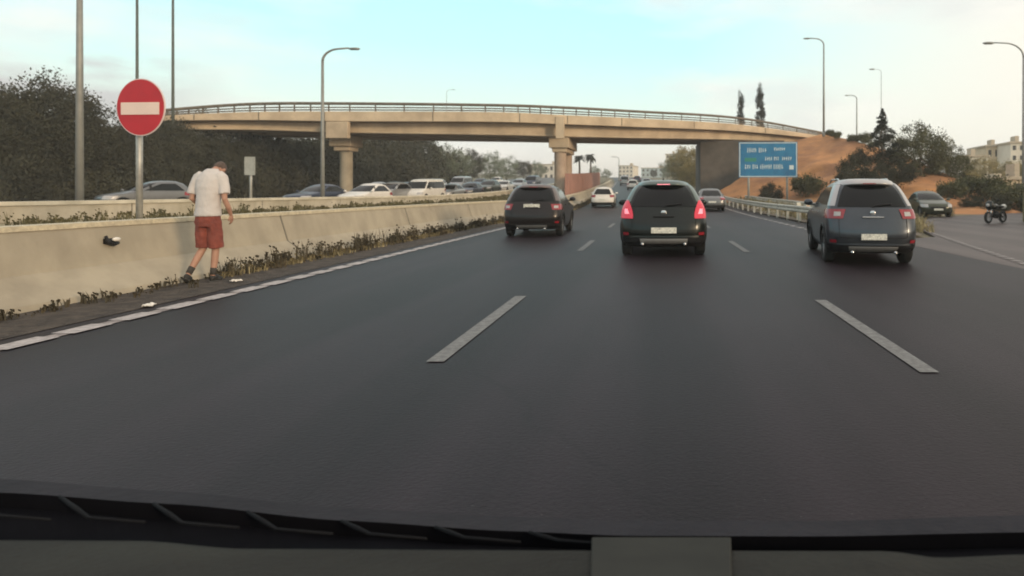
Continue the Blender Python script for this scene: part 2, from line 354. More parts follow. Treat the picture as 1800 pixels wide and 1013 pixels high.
# ------------------------------------------------------------------ trees
def crown_mb(rx, ry, rz, cz, n, leafs, seed, clump=.55, holes=.0, cone=False, base=0.0):
    r = random.Random(seed); b = MB(); V = []; Fc = []
    cl = []
    for k in range(n):
        while True:
            p = Vector((r.uniform(-1, 1), r.uniform(-1, 1), r.uniform(-1, 1)))
            if .25 < p.length < 1: break
        if r.random() < .75: p = p.normalized() * r.uniform(.68, 1.0)
        f = 1 + .32 * noise.noise(p * 1.9 + Vector((seed, 0, 0)))
        if cone:
            h = (p.z + 1) / 2; tw = (1 - h) ** .9 * (0.66 + .34 * math.cos(h * 30)); q = Vector((p.x * rx * tw, p.y * ry * tw, cz + p.z * rz)); cs = clump * (.3 + .9 * (1 - h))
        else:
            q = Vector((p.x * rx * f, p.y * ry * f, cz + p.z * rz * f)); cs = clump * r.uniform(.7, 1.35)
        if q.z < base: q.z = base + r.uniform(0, .5)
        cl.append((q, cs))
    for q, cs in cl:
        for k in range(int(leafs * 2.5 * r.uniform(.6, 1.3))):
            dvec = Vector((r.gauss(0, .5), r.gauss(0, .5), r.gauss(0, .42)))
            if dvec.length > 1: dvec *= r.random() / dvec.length
            dvec *= cs
            c = q + dvec; sz = r.uniform(.5, 1.15) * LEAFSZ * (cs ** .3)
            a = Vector((r.uniform(-1, 1), r.uniform(-1, 1), r.uniform(-.7, .7))).normalized(); u = a.orthogonal().normalized(); v = a.cross(u)
            th = r.uniform(0, 6.28); u, v = u * math.cos(th) + v * math.sin(th), v * math.cos(th) - u * math.sin(th)
            o = len(V); V += [c - u * sz, c + v * sz * .45, c + u * sz, c - v * sz * .45]; Fc.append((o, o + 1, o + 2, o + 3))
    b.add(V, Fc); return b, cl
LEAFSZ = .115
def trunk_mb(h, r0, cl, seed, nl=7):
    r = random.Random(seed + 50); b = MB()
    pts = [(math.sin(i * 1.3 + seed) * .04 * i, math.cos(i * 1.7 + seed) * .04 * i, h * i / 6) for i in range(7)]
    b.tube(pts, [r0 * (1.25 if i == 0 else 1 - .12 * i) for i in range(7)], 8)
    for k in range(min(nl, len(cl))):
        q = cl[r.randrange(len(cl))][0]; st = Vector(pts[r.choice([3, 4, 5, 6])]); mid = st.lerp(q, .5) + Vector((0, 0, .25))
        b.tube([st, mid, q], [r0 * .42, r0 * .26, r0 * .08], 6)
    return b
PROTO = {}
def tree_kind(kind):
    if kind in PROTO: return PROTO[kind]
    rx, ry, rz, cz, n, lf, seed, clump, lm, th, tr, cone = {
        'broad1': (2.9, 2.7, 2.9, 4.6, 150, 42, 1, .75, LEAF_D, 4.0, .19, False),
        'broad2': (2.5, 2.5, 3.2, 4.6, 140, 42, 2, .7, LEAF_D, 4.2, .18, False),
        'broad3': (3.2, 2.8, 2.6, 4.2, 150, 42, 3, .8, LEAF_D, 3.6, .2, False),
        'green': (3.1, 2.9, 2.5, 3.2, 170, 44, 4, .72, LEAF_G, 2.6, .2, False),
        'cypress': (.75, .75, 3.2, 3.5, 110, 34, 5, .42, LEAF_B, 2.5, .12, False),
        'conifer': (2.7, 2.7, 3.6, 4.1, 190, 30, 6, .42, LEAF_B, 6.8, .16, True),
        'bush': (2.0, 1.8, 1.25, 1.0, 95, 40, 7, .6, LEAF_D, .7, .08, False),
        'golden': (2.6, 2.4, 2.3, 3.0, 120, 36, 8, .7, LEAF_Y, 2.6, .16, False),
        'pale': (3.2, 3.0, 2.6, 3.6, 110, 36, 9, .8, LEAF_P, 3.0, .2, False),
        'shrub': (1.0, .9, .6, .5, 46, 30, 10, .4, LEAF_G, .4, .04, False)}[kind]
    b, cl = crown_mb(rx, ry, rz, cz, n, lf, seed, clump, cone=cone, base=.15)
    name = {'cypress': 'cypress_tree', 'conifer': 'conifer_tree', 'bush': 'bush', 'shrub': 'bush'}.get(kind, 'broadleaf_tree')
    root = bpy.data.objects.new(name, None); COL.objects.link(root)
    c = b.build('crown' if 'bush' != name else 'foliage', lm, root, fix=False)
    trunk_mb(th, tr, cl, seed).build('trunk' if name != 'bush' else 'stem', BARK, root, smooth=True)
    PROTO[kind] = [root, False]; return PROTO[kind]
def tree(kind, x, y, z, s, rz, label, cat='tree', group=None, sz=None):
    pr = tree_kind(kind)
    if pr[1]: o = copy_tree(pr[0])
    else: o = pr[0]; pr[1] = True
    o.location = (x, y, z); o.rotation_euler = (0, 0, rz); o.scale = (s, s, sz or s)
    for k in ('label', 'category', 'group', 'kind'):
        if k in o: del o[k]
    return tag(o, label, cat, group)
rt = random.Random(11)
GL = 'trees of the dark roadside wood'
# tops follow the photo's outline: (pixel x, top pixel y, distance)
ORD = ['first', 'second', 'third', 'fourth', 'fifth', 'sixth', 'seventh', 'eighth', 'ninth', 'tenth', 'eleventh', 'twelfth', 'thirteenth']
CNT = {}
def nth(k): CNT[k] = CNT.get(k, -1) + 1; return ORD[CNT[k]]
wood = [(-25, 150, 36, 'broad1'), (25, 168, 40, 'broad2'), (62, 152, 38, 'broad3'), (100, 146, 39, 'broad1'), (128, 172, 37, 'broad2'), (5, 190, 33, 'broad3'),
        (168, 222, 41, 'broad3'), (200, 222, 42, 'broad2'), (238, 212, 43, 'broad1'), (275, 208, 44, 'broad3'), (310, 200, 47, 'broad2'),
        (345, 205, 49, 'broad1'), (60, 205, 34, 'broad2'), (118, 210, 35, 'broad3'), (385, 214, 58, 'broad3'), (425, 215, 60, 'broad1'), (470, 218, 61, 'broad2'), (515, 218, 64, 'broad1'),
        (555, 222, 66, 'broad3'), (590, 222, 70, 'broad2'), (640, 228, 74, 'broad1'), (680, 226, 76, 'broad3'), (715, 230, 80, 'broad2'), (745, 245, 90, 'broad1')]
wood.sort()
for i, (p, q, y, k) in enumerate(wood):
    x = px(p, y); z = T(x, y) - .1; H = {'broad1': 7.6, 'broad2': 7.9, 'broad3': 7.0}[k]
    s = (pz(q, y) - z) / H
    if p < 300: y = max(y, 39 * F / (VX - p))
    else: y = max(y, (40 + (i % 2) * 3) * F / (VX - p))
    if p > 350: q = max(q, 238)
    x = px(p, y); z = T(x, y) - .1; s = (pz(q, y) - z) / H
    if p < 300: lab = nth('a') + ' dark broadleaf tree from the left in the wood behind the lamp posts'
    elif p < 600: lab = nth('b') + ' dark tree from the left in the wood at the left overpass end'
    else: lab = nth('c') + ' dark tree from the left under the overpass right of its left pier'
    tree(k, x, y, z, s, rt.uniform(0, 6), lab, 'tree', {0: 'trees behind the left lamp posts', 1: 'trees beyond the left end of the overpass', 2: 'trees under the overpass by its left pier'}[0 if p < 300 else 1 if p < 600 else 2])
for i in range(24):
    p = -60 + i * 36; y = 38.2 * F / (VX - p) + rt.uniform(-.5, .5); x = px(p, y)
    tree('bush', x, y, T(x, y) - .1, rt.uniform(1.0, 1.35) * min(2.0, y / 40), rt.uniform(0, 6), 'dark rounded bush at the foot of the wood beyond the opposite road', 'bush', 'bushes at the foot of the wood', sz=rt.uniform(1.3, 1.8) * min(2.0, y / 40))
# right side
tree('cypress', px(1302, 92), 92, pz(225, 92) - 2, .62, 0, 'shorter left one of two black cypresses beyond the overpass', 'cypress', sz=(pz(160, 92) - pz(225, 92) + 2) / 6.9)
tree('cypress', px(1336, 90), 90, pz(225, 90) - 2, .78, 2, 'taller right one of two black cypresses beyond the overpass', 'cypress', sz=(pz(148, 90) - pz(225, 90) + 2) / 6.9)
yc = 50; zc0 = pz(318, yc)
tree('conifer', px(1551, yc), yc, zc0, 1.0, 1, 'dark pointed conifer with layered branches on the orange slope', 'conifer', sz=(pz(188, yc) - zc0) / 7.75)
tree('green', px(1618, 51), 51, pz(318, 51) - .4, .84, 1, 'large round green tree right of the pointed conifer', 'tree', sz=(pz(219, 51) - pz(318, 51) + .4) / 6.0)
tree('green', px(1668, 52), 52, pz(330, 52) - .2, .55, 3, 'smaller round tree on the right flank of the large green one', 'tree', sz=.62)
tree('bush', px(1700, 50), 50, pz(335, 50), .5, 3, 'small dark bush at the right end of the tree group on the slope', 'bush')
for (p, q, y, s, lab) in [(1500, 326, 46, .72, 'dark bush left of the conifer above the grey crossover'), (1548, 332, 45, .6, 'dark bush directly under the pointed conifer'), (1585, 320, 46, .5, 'dark bush between the conifer and the round green tree'), (1512, 290, 53, .45, 'small olive bush on the shoulder of the orange slope')]:
    tree('bush', px(p, y), y, pz(q, y), s, p, lab, 'bush', sz=s * 1.25)
for (p, q, y, s) in [(1470, 243, 66, .2), (1500, 250, 64, .22), (1535, 262, 61, .22), (1520, 252, 62.6, .3), (1458, 238, 68, .18)]:
    tree('shrub', px(p, y), y, pz(q, y), s * 3, p, nth('scrub') + ' scrub bush placed along the crest of the orange embankment', 'bush', 'scrub on the embankment crest')
for k, (sx_, tt) in enumerate([(.93, .6), (.80, .25), (.86, .55), (.72, .3), (.66, .45), (.90, .2), (.78, .7), (.60, .15), (.70, .65), (.83, .85), (.30, .2), (.22, .1), (.97, .35)]):
    A_ = Vector(lerp_tab(base, sx_)); B_ = Vector(lerp_tab(top, sx_)); q_ = A_.lerp(B_, tt)
    tree('bush' if k % 2 else 'shrub', q_.x, q_.y - .5, q_.z - .1, .34 + .12 * (k % 3) if k % 2 else 1.0 + .2 * (k % 4), k, nth('slope') + ' low scrub clump scattered on the face of the orange slope', 'bush', 'scrub on the orange slope')
# golden trees and pale ones at far right
for k, (p, q, qb, y, kd) in enumerate([(1706, 300, 345, 74, 'golden'), (1728, 276, 345, 92, 'golden'), (1778, 282, 340, 95, 'golden'), (1822, 280, 350, 80, 'golden'), (1748, 318, 350, 66, 'golden'), (1790, 322, 352, 62, 'golden')]):
    z = pz(qb, y); s = (pz(q, y) - z) / 5.6
    tree(kd, px(p, y), y, z, s, k, nth('gold') + ' golden tree of the sunlit clump among the houses, right edge', 'tree', 'golden trees at the right edge')
# pale trees beyond the bridge
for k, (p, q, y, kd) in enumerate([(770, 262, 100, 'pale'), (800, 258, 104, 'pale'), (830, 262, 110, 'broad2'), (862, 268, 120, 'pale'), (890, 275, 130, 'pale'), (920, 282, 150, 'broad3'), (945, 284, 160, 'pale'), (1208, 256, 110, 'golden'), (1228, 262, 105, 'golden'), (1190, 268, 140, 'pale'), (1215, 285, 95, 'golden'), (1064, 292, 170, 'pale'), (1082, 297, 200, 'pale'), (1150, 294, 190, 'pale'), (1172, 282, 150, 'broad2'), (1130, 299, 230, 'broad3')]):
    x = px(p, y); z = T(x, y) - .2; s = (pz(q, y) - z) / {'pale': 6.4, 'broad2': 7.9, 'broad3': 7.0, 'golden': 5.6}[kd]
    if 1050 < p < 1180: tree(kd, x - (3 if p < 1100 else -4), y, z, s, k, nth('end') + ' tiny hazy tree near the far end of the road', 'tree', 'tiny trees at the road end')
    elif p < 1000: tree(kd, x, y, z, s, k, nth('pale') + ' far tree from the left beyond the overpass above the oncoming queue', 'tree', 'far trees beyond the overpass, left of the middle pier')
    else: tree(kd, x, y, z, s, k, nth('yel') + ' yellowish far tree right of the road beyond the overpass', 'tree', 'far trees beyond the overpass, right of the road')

# ------------------------------------------------------------------ overpass
BR = [(255, 49.5, 198, 207, 214, 225), (300, 50, 192, 203, 212, 225), (440, 52, 182, 197, 211, 226), (600, 53, 181, 196, 213, 231), (860, 54.5, 184, 197, 214, 235), (985, 56.5, 188, 202, 218, 238),
      (1115, 60, 195, 208, 223, 241), (1290, 67, 206, 218, 230, 244), (1430, 74, 230, 237, 243, 250), (1475, 77, 240, 244, 249, 254)]
def br(t):
    t = t * (len(BR) - 1); i = min(int(t), len(BR) - 2); f = t - i
    p0 = BR[max(i - 1, 0)]; p1 = BR[i]; p2 = BR[i + 1]; p3 = BR[min(i + 2, len(BR) - 1)]
    v = [.5 * (2 * b_ + (c - a) * f + (2 * a - 5 * b_ + 4 * c - e) * f * f + (3 * b_ - a - 3 * c + e) * f ** 3) for a, b_, c, e in zip(p0, p1, p2, p3)]
    p, y = v[0], v[1]
    return px(p, y), y, [pz(q, y) for q in v[2:]]
bridge = empty('road_overpass', (0, 55, 0), 0, 'long beige concrete overpass crossing the motorway on two piers', 'bridge')
bridge.location = (0, 0, 0)
NB = 72; W = 10.0
fas, gir, slab, inner = MB(), MB(), MB(), MB(); P1 = []; P2 = []; P3 = []; RT = []; PI_ = []
for i in range(NB + 1):
    x, y, (zr_, zt, zb, zg) = br(i / NB); RT.append((x, y, zr_, zt))
    P1 += [(x, y + .35, zt), (x, y, zt), (x, y, zb), (x, y + .35, zb)]
    P2 += [(x, y + 1.3, zb - .01), (x, y + 1.3, zg + .14), (x, y + 1.15, zg + .1), (x, y + 1.15, zg), (x, y + 2.1, zg), (x, y + 1.9, zb - .01)]
    P3 += [(x, y + .35, zt - .35), (x, y + W, zt - .35), (x, y + W, zb - .02), (x, y + .35, zb + .03)]
fas.grid(P1, NB + 1, 4, True); gir.grid(P2, NB + 1, 6, True); slab.grid(P3, NB + 1, 4, True)
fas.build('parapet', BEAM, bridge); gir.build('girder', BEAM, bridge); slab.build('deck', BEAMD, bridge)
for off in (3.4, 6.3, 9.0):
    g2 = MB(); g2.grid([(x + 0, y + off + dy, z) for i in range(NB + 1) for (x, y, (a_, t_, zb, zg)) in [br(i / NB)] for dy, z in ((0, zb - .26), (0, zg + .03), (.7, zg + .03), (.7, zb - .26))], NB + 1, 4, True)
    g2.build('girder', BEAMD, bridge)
for off in (0.17, W - .2):
    rl = MB()
    for fr, rr in ((.95, .13), (.5, .06), (.2, .06)):
        rl.tube([(x, y + off, zt + (z_ - zt) * fr) for x, y, z_, zt in RT], rr, 6)
    for i in range(0, 51):
        x, y, (z_, zt, _, _) = br(i / 50); rl.box((x, y + off, zt + (z_ - zt) * .48), (.09, .09, (z_ - zt) * .97))
    rl.build('railing', RAILM, bridge)
# panel joints on the parapet
for i in range(4, 60, 5):
    jt = MB()
    x, y, (z_, zt, zb, _) = br(i / 60); jt.box((x, y - .012, (zt + zb) / 2), (.06, .03, zt - zb - .04)); jt.build('parapet_joint', RAILM, bridge)
def pier(p, t, wcol, wcap, gz, dep=6.0, cols=(.3, 4.2)):
    x, y, (_, zt, zb, zg) = br(t); cap = MB(); y2 = y + 2.3; x = px(p, y2 + (.3 if dep > 3 else 1.1))
    cap.box((x, y2 + 2.3, zg - .52), (wcap, dep, 1.0)); cap.box((x, y2 + 2.3, zg - 1.22), (wcap * .72, dep - .6, .4))
    o = cap.build('pier', BEAM, bridge); bevel(o, .06)
    for dy in cols:
        cm_ = MB(); cm_.tube([(x, y2 + dy, gz), (x, y2 + dy, zg - 1.4)], wcol / 2, 20); cm_.build('column', CONC if p < 800 else TERRAL, o, smooth=False)
TERRAL = mat('pinkish_concrete', (.50, .38, .29), .85, vscale=.8, col2=(.38, .28, .21), bump=.3, bscale=5)
def tfor(p):
    best = min(range(2001), key=lambda i: abs((br(i / 2000)[0] / br(i / 2000)[1]) * F + VX - p)); return best / 2000
pier(597, tfor(599), 1.1, 2.0, .2, 2.4, (2.3,)); pier(985, tfor(986), 1.15, 1.9, .2)
x, y, (_, zt, zb, zg) = br(tfor(595)); pm = MB(); pm.box((x, y - .05, (zb + zg) / 2 - .35), (1.9, .5, zb - zg + .55)); bevel(pm.build('pilaster', BEAM, bridge), .05)
# pilaster over the middle pier
x, y, (_, zt, zb, zg) = br(tfor(985)); pm = MB(); pm.box((x, y - .1, (zt + zg) / 2 - .25), (.75, .4, zt - zg + .1)); pm.build('pilaster', BEAM, bridge)
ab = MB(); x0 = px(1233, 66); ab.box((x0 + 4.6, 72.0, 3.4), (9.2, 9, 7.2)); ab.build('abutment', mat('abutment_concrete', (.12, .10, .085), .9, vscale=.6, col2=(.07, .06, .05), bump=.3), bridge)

# ------------------------------------------------------------------ barriers and walls
def extrude_line(name, pts, prof, m, label, cat, group=None, parent=None):
    b = MB(); n = len(pts); P = []
    for i, (x, y) in enumerate(pts):
        a = Vector(pts[max(i - 1, 0)]); c = Vector(pts[min(i + 1, n - 1)]); tdir = (c - a).normalized(); nrm = Vector((tdir.y, -tdir.x))
        for (o_, z) in prof: P.append((x + nrm.x * o_, y + nrm.y * o_, T(x, y) + z))
    b.grid(P, n, len(prof), True); k = len(prof)
    b.add(P[:k], [tuple(range(k))]); b.add(P[-k:], [tuple(range(k))])
    o = b.build(name, m, parent)
    if label: tag(o, label, cat, group)
    return o
jersey = lambda h: [(-.3, -.1), (-.3, .08), (-.16, .3), (-.1, h), (.1, h), (.16, .3), (.3, .08), (.3, -.1)]
yl = [-10 + 1.5 * i for i in range(94)]
def uw(y): t = max(0, min(1, (y - 22) / 18)); t = t * t * (3 - 2 * t); return -7.40 + 1.1 * t
def wall_mat(name, c, c2, per):
    m = mat(name, c, .85, vscale=.9, col2=c2, bump=.25, bscale=7); t = m.node_tree; bs = t.nodes['Principled BSDF']; l = t.links.new; nn = t.nodes.new
    g = nn('ShaderNodeNewGeometry'); sp = nn('ShaderNodeSeparateXYZ'); l(g.outputs['Position'], sp.inputs[0])
    dv = nn('ShaderNodeMath'); dv.operation = 'DIVIDE'; dv.inputs[1].default_value = per; l(sp.outputs['Y'], dv.inputs[0])
    fr = nn('ShaderNodeMath'); fr.operation = 'FRACT'; l(dv.outputs[0], fr.inputs[0]); rj = ramp([(0, .35), (.006, .35), (.010, 1)], t); rj.color_ramp.interpolation = 'LINEAR'; l(fr.outputs[0], rj.inputs[0])
    mp = nn('ShaderNodeMapping'); mp.inputs['Scale'].default_value = (3, 2.0, .6); l(g.outputs['Position'], mp.inputs[0])
    ns = nn('ShaderNodeTexNoise'); ns.inputs['Scale'].default_value = 1.3; ns.inputs['Detail'].default_value = 6; l(mp.outputs[0], ns.inputs[0]); rn = ramp([(.35, .86), (.6, 1)], t); l(ns.outputs[0], rn.inputs[0])
    src = bs.inputs['Base Color'].links[0].from_socket; m1 = nn('ShaderNodeMix'); m1.data_type = 'RGBA'; m1.blend_type = 'MULTIPLY'; m1.inputs[0].default_value = 1; l(src, m1.inputs[6]); l(rn.outputs[0], m1.inputs[7])
    m2 = nn('ShaderNodeMix'); m2.data_type = 'RGBA'; m2.blend_type = 'MULTIPLY'; m2.inputs[0].default_value = 1; l(m1.outputs[2], m2.inputs[6]); l(rj.outputs[0], m2.inputs[7]); l(m2.outputs[2], bs.inputs['Base Color']); return m
NEARW = wall_mat('near_barrier_concrete', (.40, .35, .265), (.33, .285, .215), 6.0)
def fixed_wall(name, uf, prof, m, label, ylist):
    b = MB(); P = []
    for y in ylist:
        for o_, z in prof: P.append((uf(y) + o_ + xo(y), y, zr(y) + z))
    b.grid(P, len(ylist), len(prof), True); k = len(prof); b.add(P[:k], [tuple(range(k))]); b.add(P[-k:], [tuple(range(k))]); return tag(b.build(name, m), label, 'barrier')
nw = fixed_wall('concrete_barrier', uw, [(.62, -.05), (.56, .09), (.17, .37), (.02, .86), (-.02, .90), (-.22, .90), (-.26, .86), (-.26, .3)], NEARW, 'tall beige concrete median barrier right behind the walking person', yl)
cpb = MB(); P = []
for y in yl:
    for o_, z in ((.035, .862), (.03, .925), (-.27, .925), (-.275, .862)): P.append((uw(y) + o_ + xo(y), y, zr(y) + z))
cpb.grid(P, len(yl), 4, True); cpb.build('coping', CLINE, nw)
fw = fixed_wall('concrete_barrier', lambda y: -12.95, [(.12, .5), (.12, 1.08), (-.15, 1.08), (-.15, .1)], wall_mat('far_barrier_concrete', (.52, .47, .38), (.38, .34, .26), 5.0), 'pale planter wall in front of the oncoming cars', yl)
cpb = MB(); P = []
for y in yl:
    for o_, z in ((.16, 1.05), (.16, 1.13), (-.19, 1.13), (-.19, 1.05)): P.append((-12.95 + o_ + xo(y), y, zr(y) + z))
cpb.grid(P, len(yl), 4, True); cpb.build('coping', BARR, fw)
extrude_line('median_wall', [(-7.1 + xo(y), y) for y in [51 + 3 * i for i in range(15)]], [(-.12, -.1), (-.12, 2.6), (.12, 2.6), (.12, -.1)], TERRA, 'terracotta coloured wall right behind the middle pier', 'wall')
extrude_line('retaining_wall', [(17.6, -8), (17.5, 10), (16.9, 18), (16.2, 25.5), (16.4, 27.4), (20, 29.5), (30, 33)], [(-.15, -.1), (-.15, 1.35), (.15, 1.35), (.15, -.1)], mat('mossy_wall', (.20, .165, .08), .9, vscale=1.5, col2=(.10, .085, .045), bump=.5, bscale=8), 'low olive stained wall at the right edge behind the motorcycle', 'wall')

def guardrail(name, pts, label, h=.72):
    root = empty(name, (pts[0][0], pts[0][1], T(*pts[0])), 0, label, 'guardrail'); o0 = root.location
    pp = []
    for (x0, y0), (x1, y1) in zip(pts, pts[1:]):
        n = max(1, int(math.hypot(x1 - x0, y1 - y0) / 2))
        for k in range(n): pp.append((x0 + (x1 - x0) * k / n, y0 + (y1 - y0) * k / n))
    pp.append(pts[-1]); b = MB(); P = []
    prof = [(0, -.15), (-.05, -.11), (-.05, -.05), (0, -.01), (0, .01), (-.05, .05), (-.05, .11), (0, .15), (.02, .15), (-.02, .08), (.02, 0), (-.02, -.08), (.02, -.15)]
    for i, (x, y) in enumerate(pp):
        for ox, oz in prof: P.append((x + ox - o0.x, y - o0.y, T(x, y) + h - .15 + oz - o0.z))
    b.grid(P, len(pp), len(prof), True); b.build('rail', GALR, root)
    for (x, y) in pp:
        q = MB(); q.box((x + .08 - o0.x, y - o0.y, T(x, y) - o0.z + h / 2 - .05), (.1, .14, h)); q.build('post', GALR, root)
    return root
guardrail('guardrail', [(6.35, 23), (6.1, 32), (5.7, 45), (5.3, 60)], 'metal guardrail along the right edge of the motorway before the overpass')
guardrail('guardrail', [(7.6, 24), (8.6, 31), (8.8, 42), (7.6, 54)], 'second guardrail on the island at the foot of the orange slope')

# ------------------------------------------------------------------ lamps
def street_lamp(x, y, z, H, arm, dirx, label, m=POLE, hs=1.0, r=.11, diry=0, double=False, group='street lamps'):
    root = empty('street_lamp', (x, y, z), 0, label, 'street lamp', None)
    b = MB(); b.tube([(0, 0, 0), (0, 0, H * .5), (0, 0, H - arm * .45)], [r, r * .8, r * .6], 10); b.tube([(0, 0, 0), (0, 0, .5)], r * 1.5, 10); b.build('pole', m, root, smooth=True)
    for sgn in ((1, -1) if double else (1,)):
        b = MB(); pts = []
        for k in range(9):
            a = math.pi / 2 * k / 8; pts.append((sgn * dirx * arm * .62 * (1 - math.cos(a)), diry * arm * (1 - math.cos(a)), H - arm * .45 + arm * .45 * math.sin(a)))
        pts.append((sgn * dirx * arm * .95, diry * arm, H + .03)); b.tube(pts, [r * .6 - .002 * k for k in range(10)], 8); b.build('arm', m, root, smooth=True)
        h = MB(); h.ball((sgn * dirx * (arm + .28 * hs), diry * arm, H), (.42 * hs, .16 * hs, .09 * hs), 12, 8); h.box((sgn * dirx * (arm + .28 * hs), diry * arm, H - .05 * hs), (.55 * hs, .2 * hs, .05 * hs)); h.build('lamp_head', mat('lamp_housing', (.28, .29, .27), .5, .2, var=.2), root, smooth=True)
    return root
def lamp_at(p, y, qtop, dirx, label, arm=1.8, z=None, **k):
    x = px(p, y); z = T(x, y) if z is None else z
    return street_lamp(x, y, z, pz(qtop, y) - z, arm, dirx, label, **k)
lamp_at(140, 14.6, -160, 1, 'nearest grey lamp post, tallest at the far left before the wood', r=.085)
lamp_at(241, 44.5, -70, 1, 'thin dark lamp post rising behind the no entry sign', m=POLED, r=.12)
lamp_at(304, 48, -50, 1, 'thin dark lamp post just right of the no entry sign', m=POLED, r=.125)
lamp_at(567, 25.5, 86, 1, 'grey lamp post with curved arm standing before the left pier', r=.09, arm=1.15, hs=.6)
lamp_at(1448, 68, 68, -1, 'slender lamp post with left arm above the right end of the overpass', arm=1.6, z=pz(240, 68), r=.13)
lamp_at(1506, 100, 168, -1, 'small far lamp post right of the slender one on the embankment', arm=1.3, z=pz(262, 100), r=.13)
lamp_at(1549, 80, 122, -1, 'faint lamp post rising above the tip of the pointed conifer', arm=.9, z=pz(290, 80), r=.055)
lamp_at(1799, 42, 76, -1, 'lamp post with long drooping arm at the right edge of the picture', arm=2.1, r=.10)
lamp_at(785, 160, 158, 1, 'tiny far lamp post above the middle of the overpass', arm=1.6, r=.09)
lamp_at(1088, 170, 276, -1, 'tiny far lamp post on the road beyond the overpass', arm=1.6, r=.14)

# ------------------------------------------------------------------ signs
# no entry sign
ys_ = 9.15; xs_ = px(245, ys_); zs_ = .72
root = empty('no_entry_sign', (xs_, ys_, zs_), R(-4), 'red round no entry sign with a white bar on a grey post', 'road sign')
b = MB(); b.tube([(0, 0, -.1), (0, 0, pz(165, ys_) - zs_)], .042, 14); b.build('post', GALV, root, smooth=True)
cz = pz(190, ys_) - zs_; rr = .382; cx_ = px(256, ys_) - xs_; rz_ = .425
b = MB(); 
def disc(b, r, y0, y1, seg=48, r2=None):
    P = [(cx_ + r * math.cos(2 * math.pi * k / seg), y0, cz + r * rz_ / rr * math.sin(2 * math.pi * k / seg)) for k in range(seg)] + [(cx_ + r * math.cos(2 * math.pi * k / seg), y1, cz + r * rz_ / rr * math.sin(2 * math.pi * k / seg)) for k in range(seg)]
    b.add(P, [tuple(range(seg)), tuple(reversed(range(seg, 2 * seg)))] + [(k, (k + 1) % seg, seg + (k + 1) % seg, seg + k) for k in range(seg)])
disc(b, rr, -.06, -.075); b.build('sign_plate', mat('sign_rim_pale', (.75, .62, .60), .4, var=.1), root)
b = MB(); disc(b, rr * .965, -.077, -.081); b.build('red_face', mat('sign_red', (.50, .012, .022), .4, vscale=1.5, col2=(.38, .012, .02)), root)
b = MB(); b.box((cx_ - .0, -.085, cz - .02), (.60, .006, .18)); b.build('white_bar', mat('sign_white', (.80, .62, .54), .4, var=.1), root)
b = MB(); b.box((cx_, -.05, cz + .13), (.5, .02, .035)); b.box((cx_, -.05, cz - .13), (.5, .02, .035)); b.build('bracket', GALV, root)
# small sign back
y = 19.6; x = px(441, y); z0 = T(x, y); root = empty('small_road_sign', (x, y, z0), 0, 'small grey sign panel on a thin post behind the walking person', 'road sign')
b = MB(); b.tube([(0, 0, 0), (0, 0, pz(282, y) - z0)], .04, 8); b.build('post', GALV, root, smooth=True)
b = MB(); zc = pz(292, y) - z0; b.box((0, -.05, zc), (.33, .03, .58)); b.build('panel', mat('grey_sign_panel', (.42, .42, .38), .6, var=.35, vscale=3), root)
# blue direction sign
y = 49; x = px(1350, y); z0 = T(x, y); root = empty('direction_sign', (x, y, z0), R(-3), 'large blue direction sign with white lettering before the right end of the overpass', 'road sign')
w_, h_ = 102 * y / F, 62 * y / F; zc = pz(281, y) - z0
for s in (-1, 1):
    b = MB(); b.tube([(s * w_ * .33, .1, -1), (s * w_ * .33, .1, zc + h_ * .45)], .09, 8); b.build('post', GALV, root, smooth=True)
b = MB(); b.box((0, 0, zc), (w_, .08, h_)); b.build('panel', mat('sign_blue', (.018, .19, .36), .45, vscale=1.2, col2=(.012, .13, .28)), root)
b = MB()
for s in (-1, 1): b.box((s * (w_ / 2 - .07), -.05, zc), (.06, .02, h_ - .12)); b.box((0, -.05, zc + s * (h_ / 2 - .07)), (w_ - .2, .02, .06))
b.build('border', mat('sign_white_marks', (.62, .70, .70), .5), root)
rs = random.Random(5)
def words(x0, x1, zz, hh, rs):
    xx = x0
    while xx < x1 - .15:
        ln = min(rs.uniform(.45, 1.0), x1 - xx); b = MB(); k = xx
        while k < xx + ln - .1:
            wd = rs.uniform(.08, .13); hh2 = hh * rs.uniform(.7, 1)
            b.box((k + wd / 2, -.05, zz), (.055, .016, hh2))
            if rs.random() < .6: b.box((k + wd / 2 + .02, -.052, zz + rs.choice((-.3, 0, .3)) * hh2), (wd, .016, .05))
            k += wd + .05
        b.build('lettering', MATS['sign_white_marks'], root); xx += ln + .14
words(-w_ * .36, w_ * .04, zc + h_ * .27, .40, rs); words(w_ * .10, w_ * .36, zc + h_ * .30, .26, rs)
words(-w_ * .05, w_ * .40, zc + h_ * .03, .30, rs); words(-w_ * .40, w_ * .28, zc - h_ * .20, .40, rs)
b = MB(); b.box((-w_ * .30, -.05, zc + h_ * .0), (w_ * .2, .016, .30)); b.build('green_patch', mat('sign_green', (.03, .22, .17), .5), root)
b = MB(); b.box((w_ * .40, -.05, zc - h_ * .22), (.34, .016, .34)); b.build('route_shield', MATS['sign_white_marks'], root)
# delineator posts
for k, p in enumerate((1404, 1420)):
    y = 28.5 + k * .3; x = px(p, y); root = empty('delineator_post', (x, y, T(x, y)), 0, ['left', 'right'][k] + ' one of two white marker posts beside the grey crossover', 'marker post')
    b = MB(); b.box((0, 0, .42), (.2, .07, .84), taper=.9); bevel(b.build('post', mat('marker_white', (.75, .70, .58), .5, var=.2), root), .01)
    b = MB(); b.box((0, -.04, .62), (.14, .01, .12)); b.build('reflector', mat('marker_orange', (.6, .22, .05), .4), root)

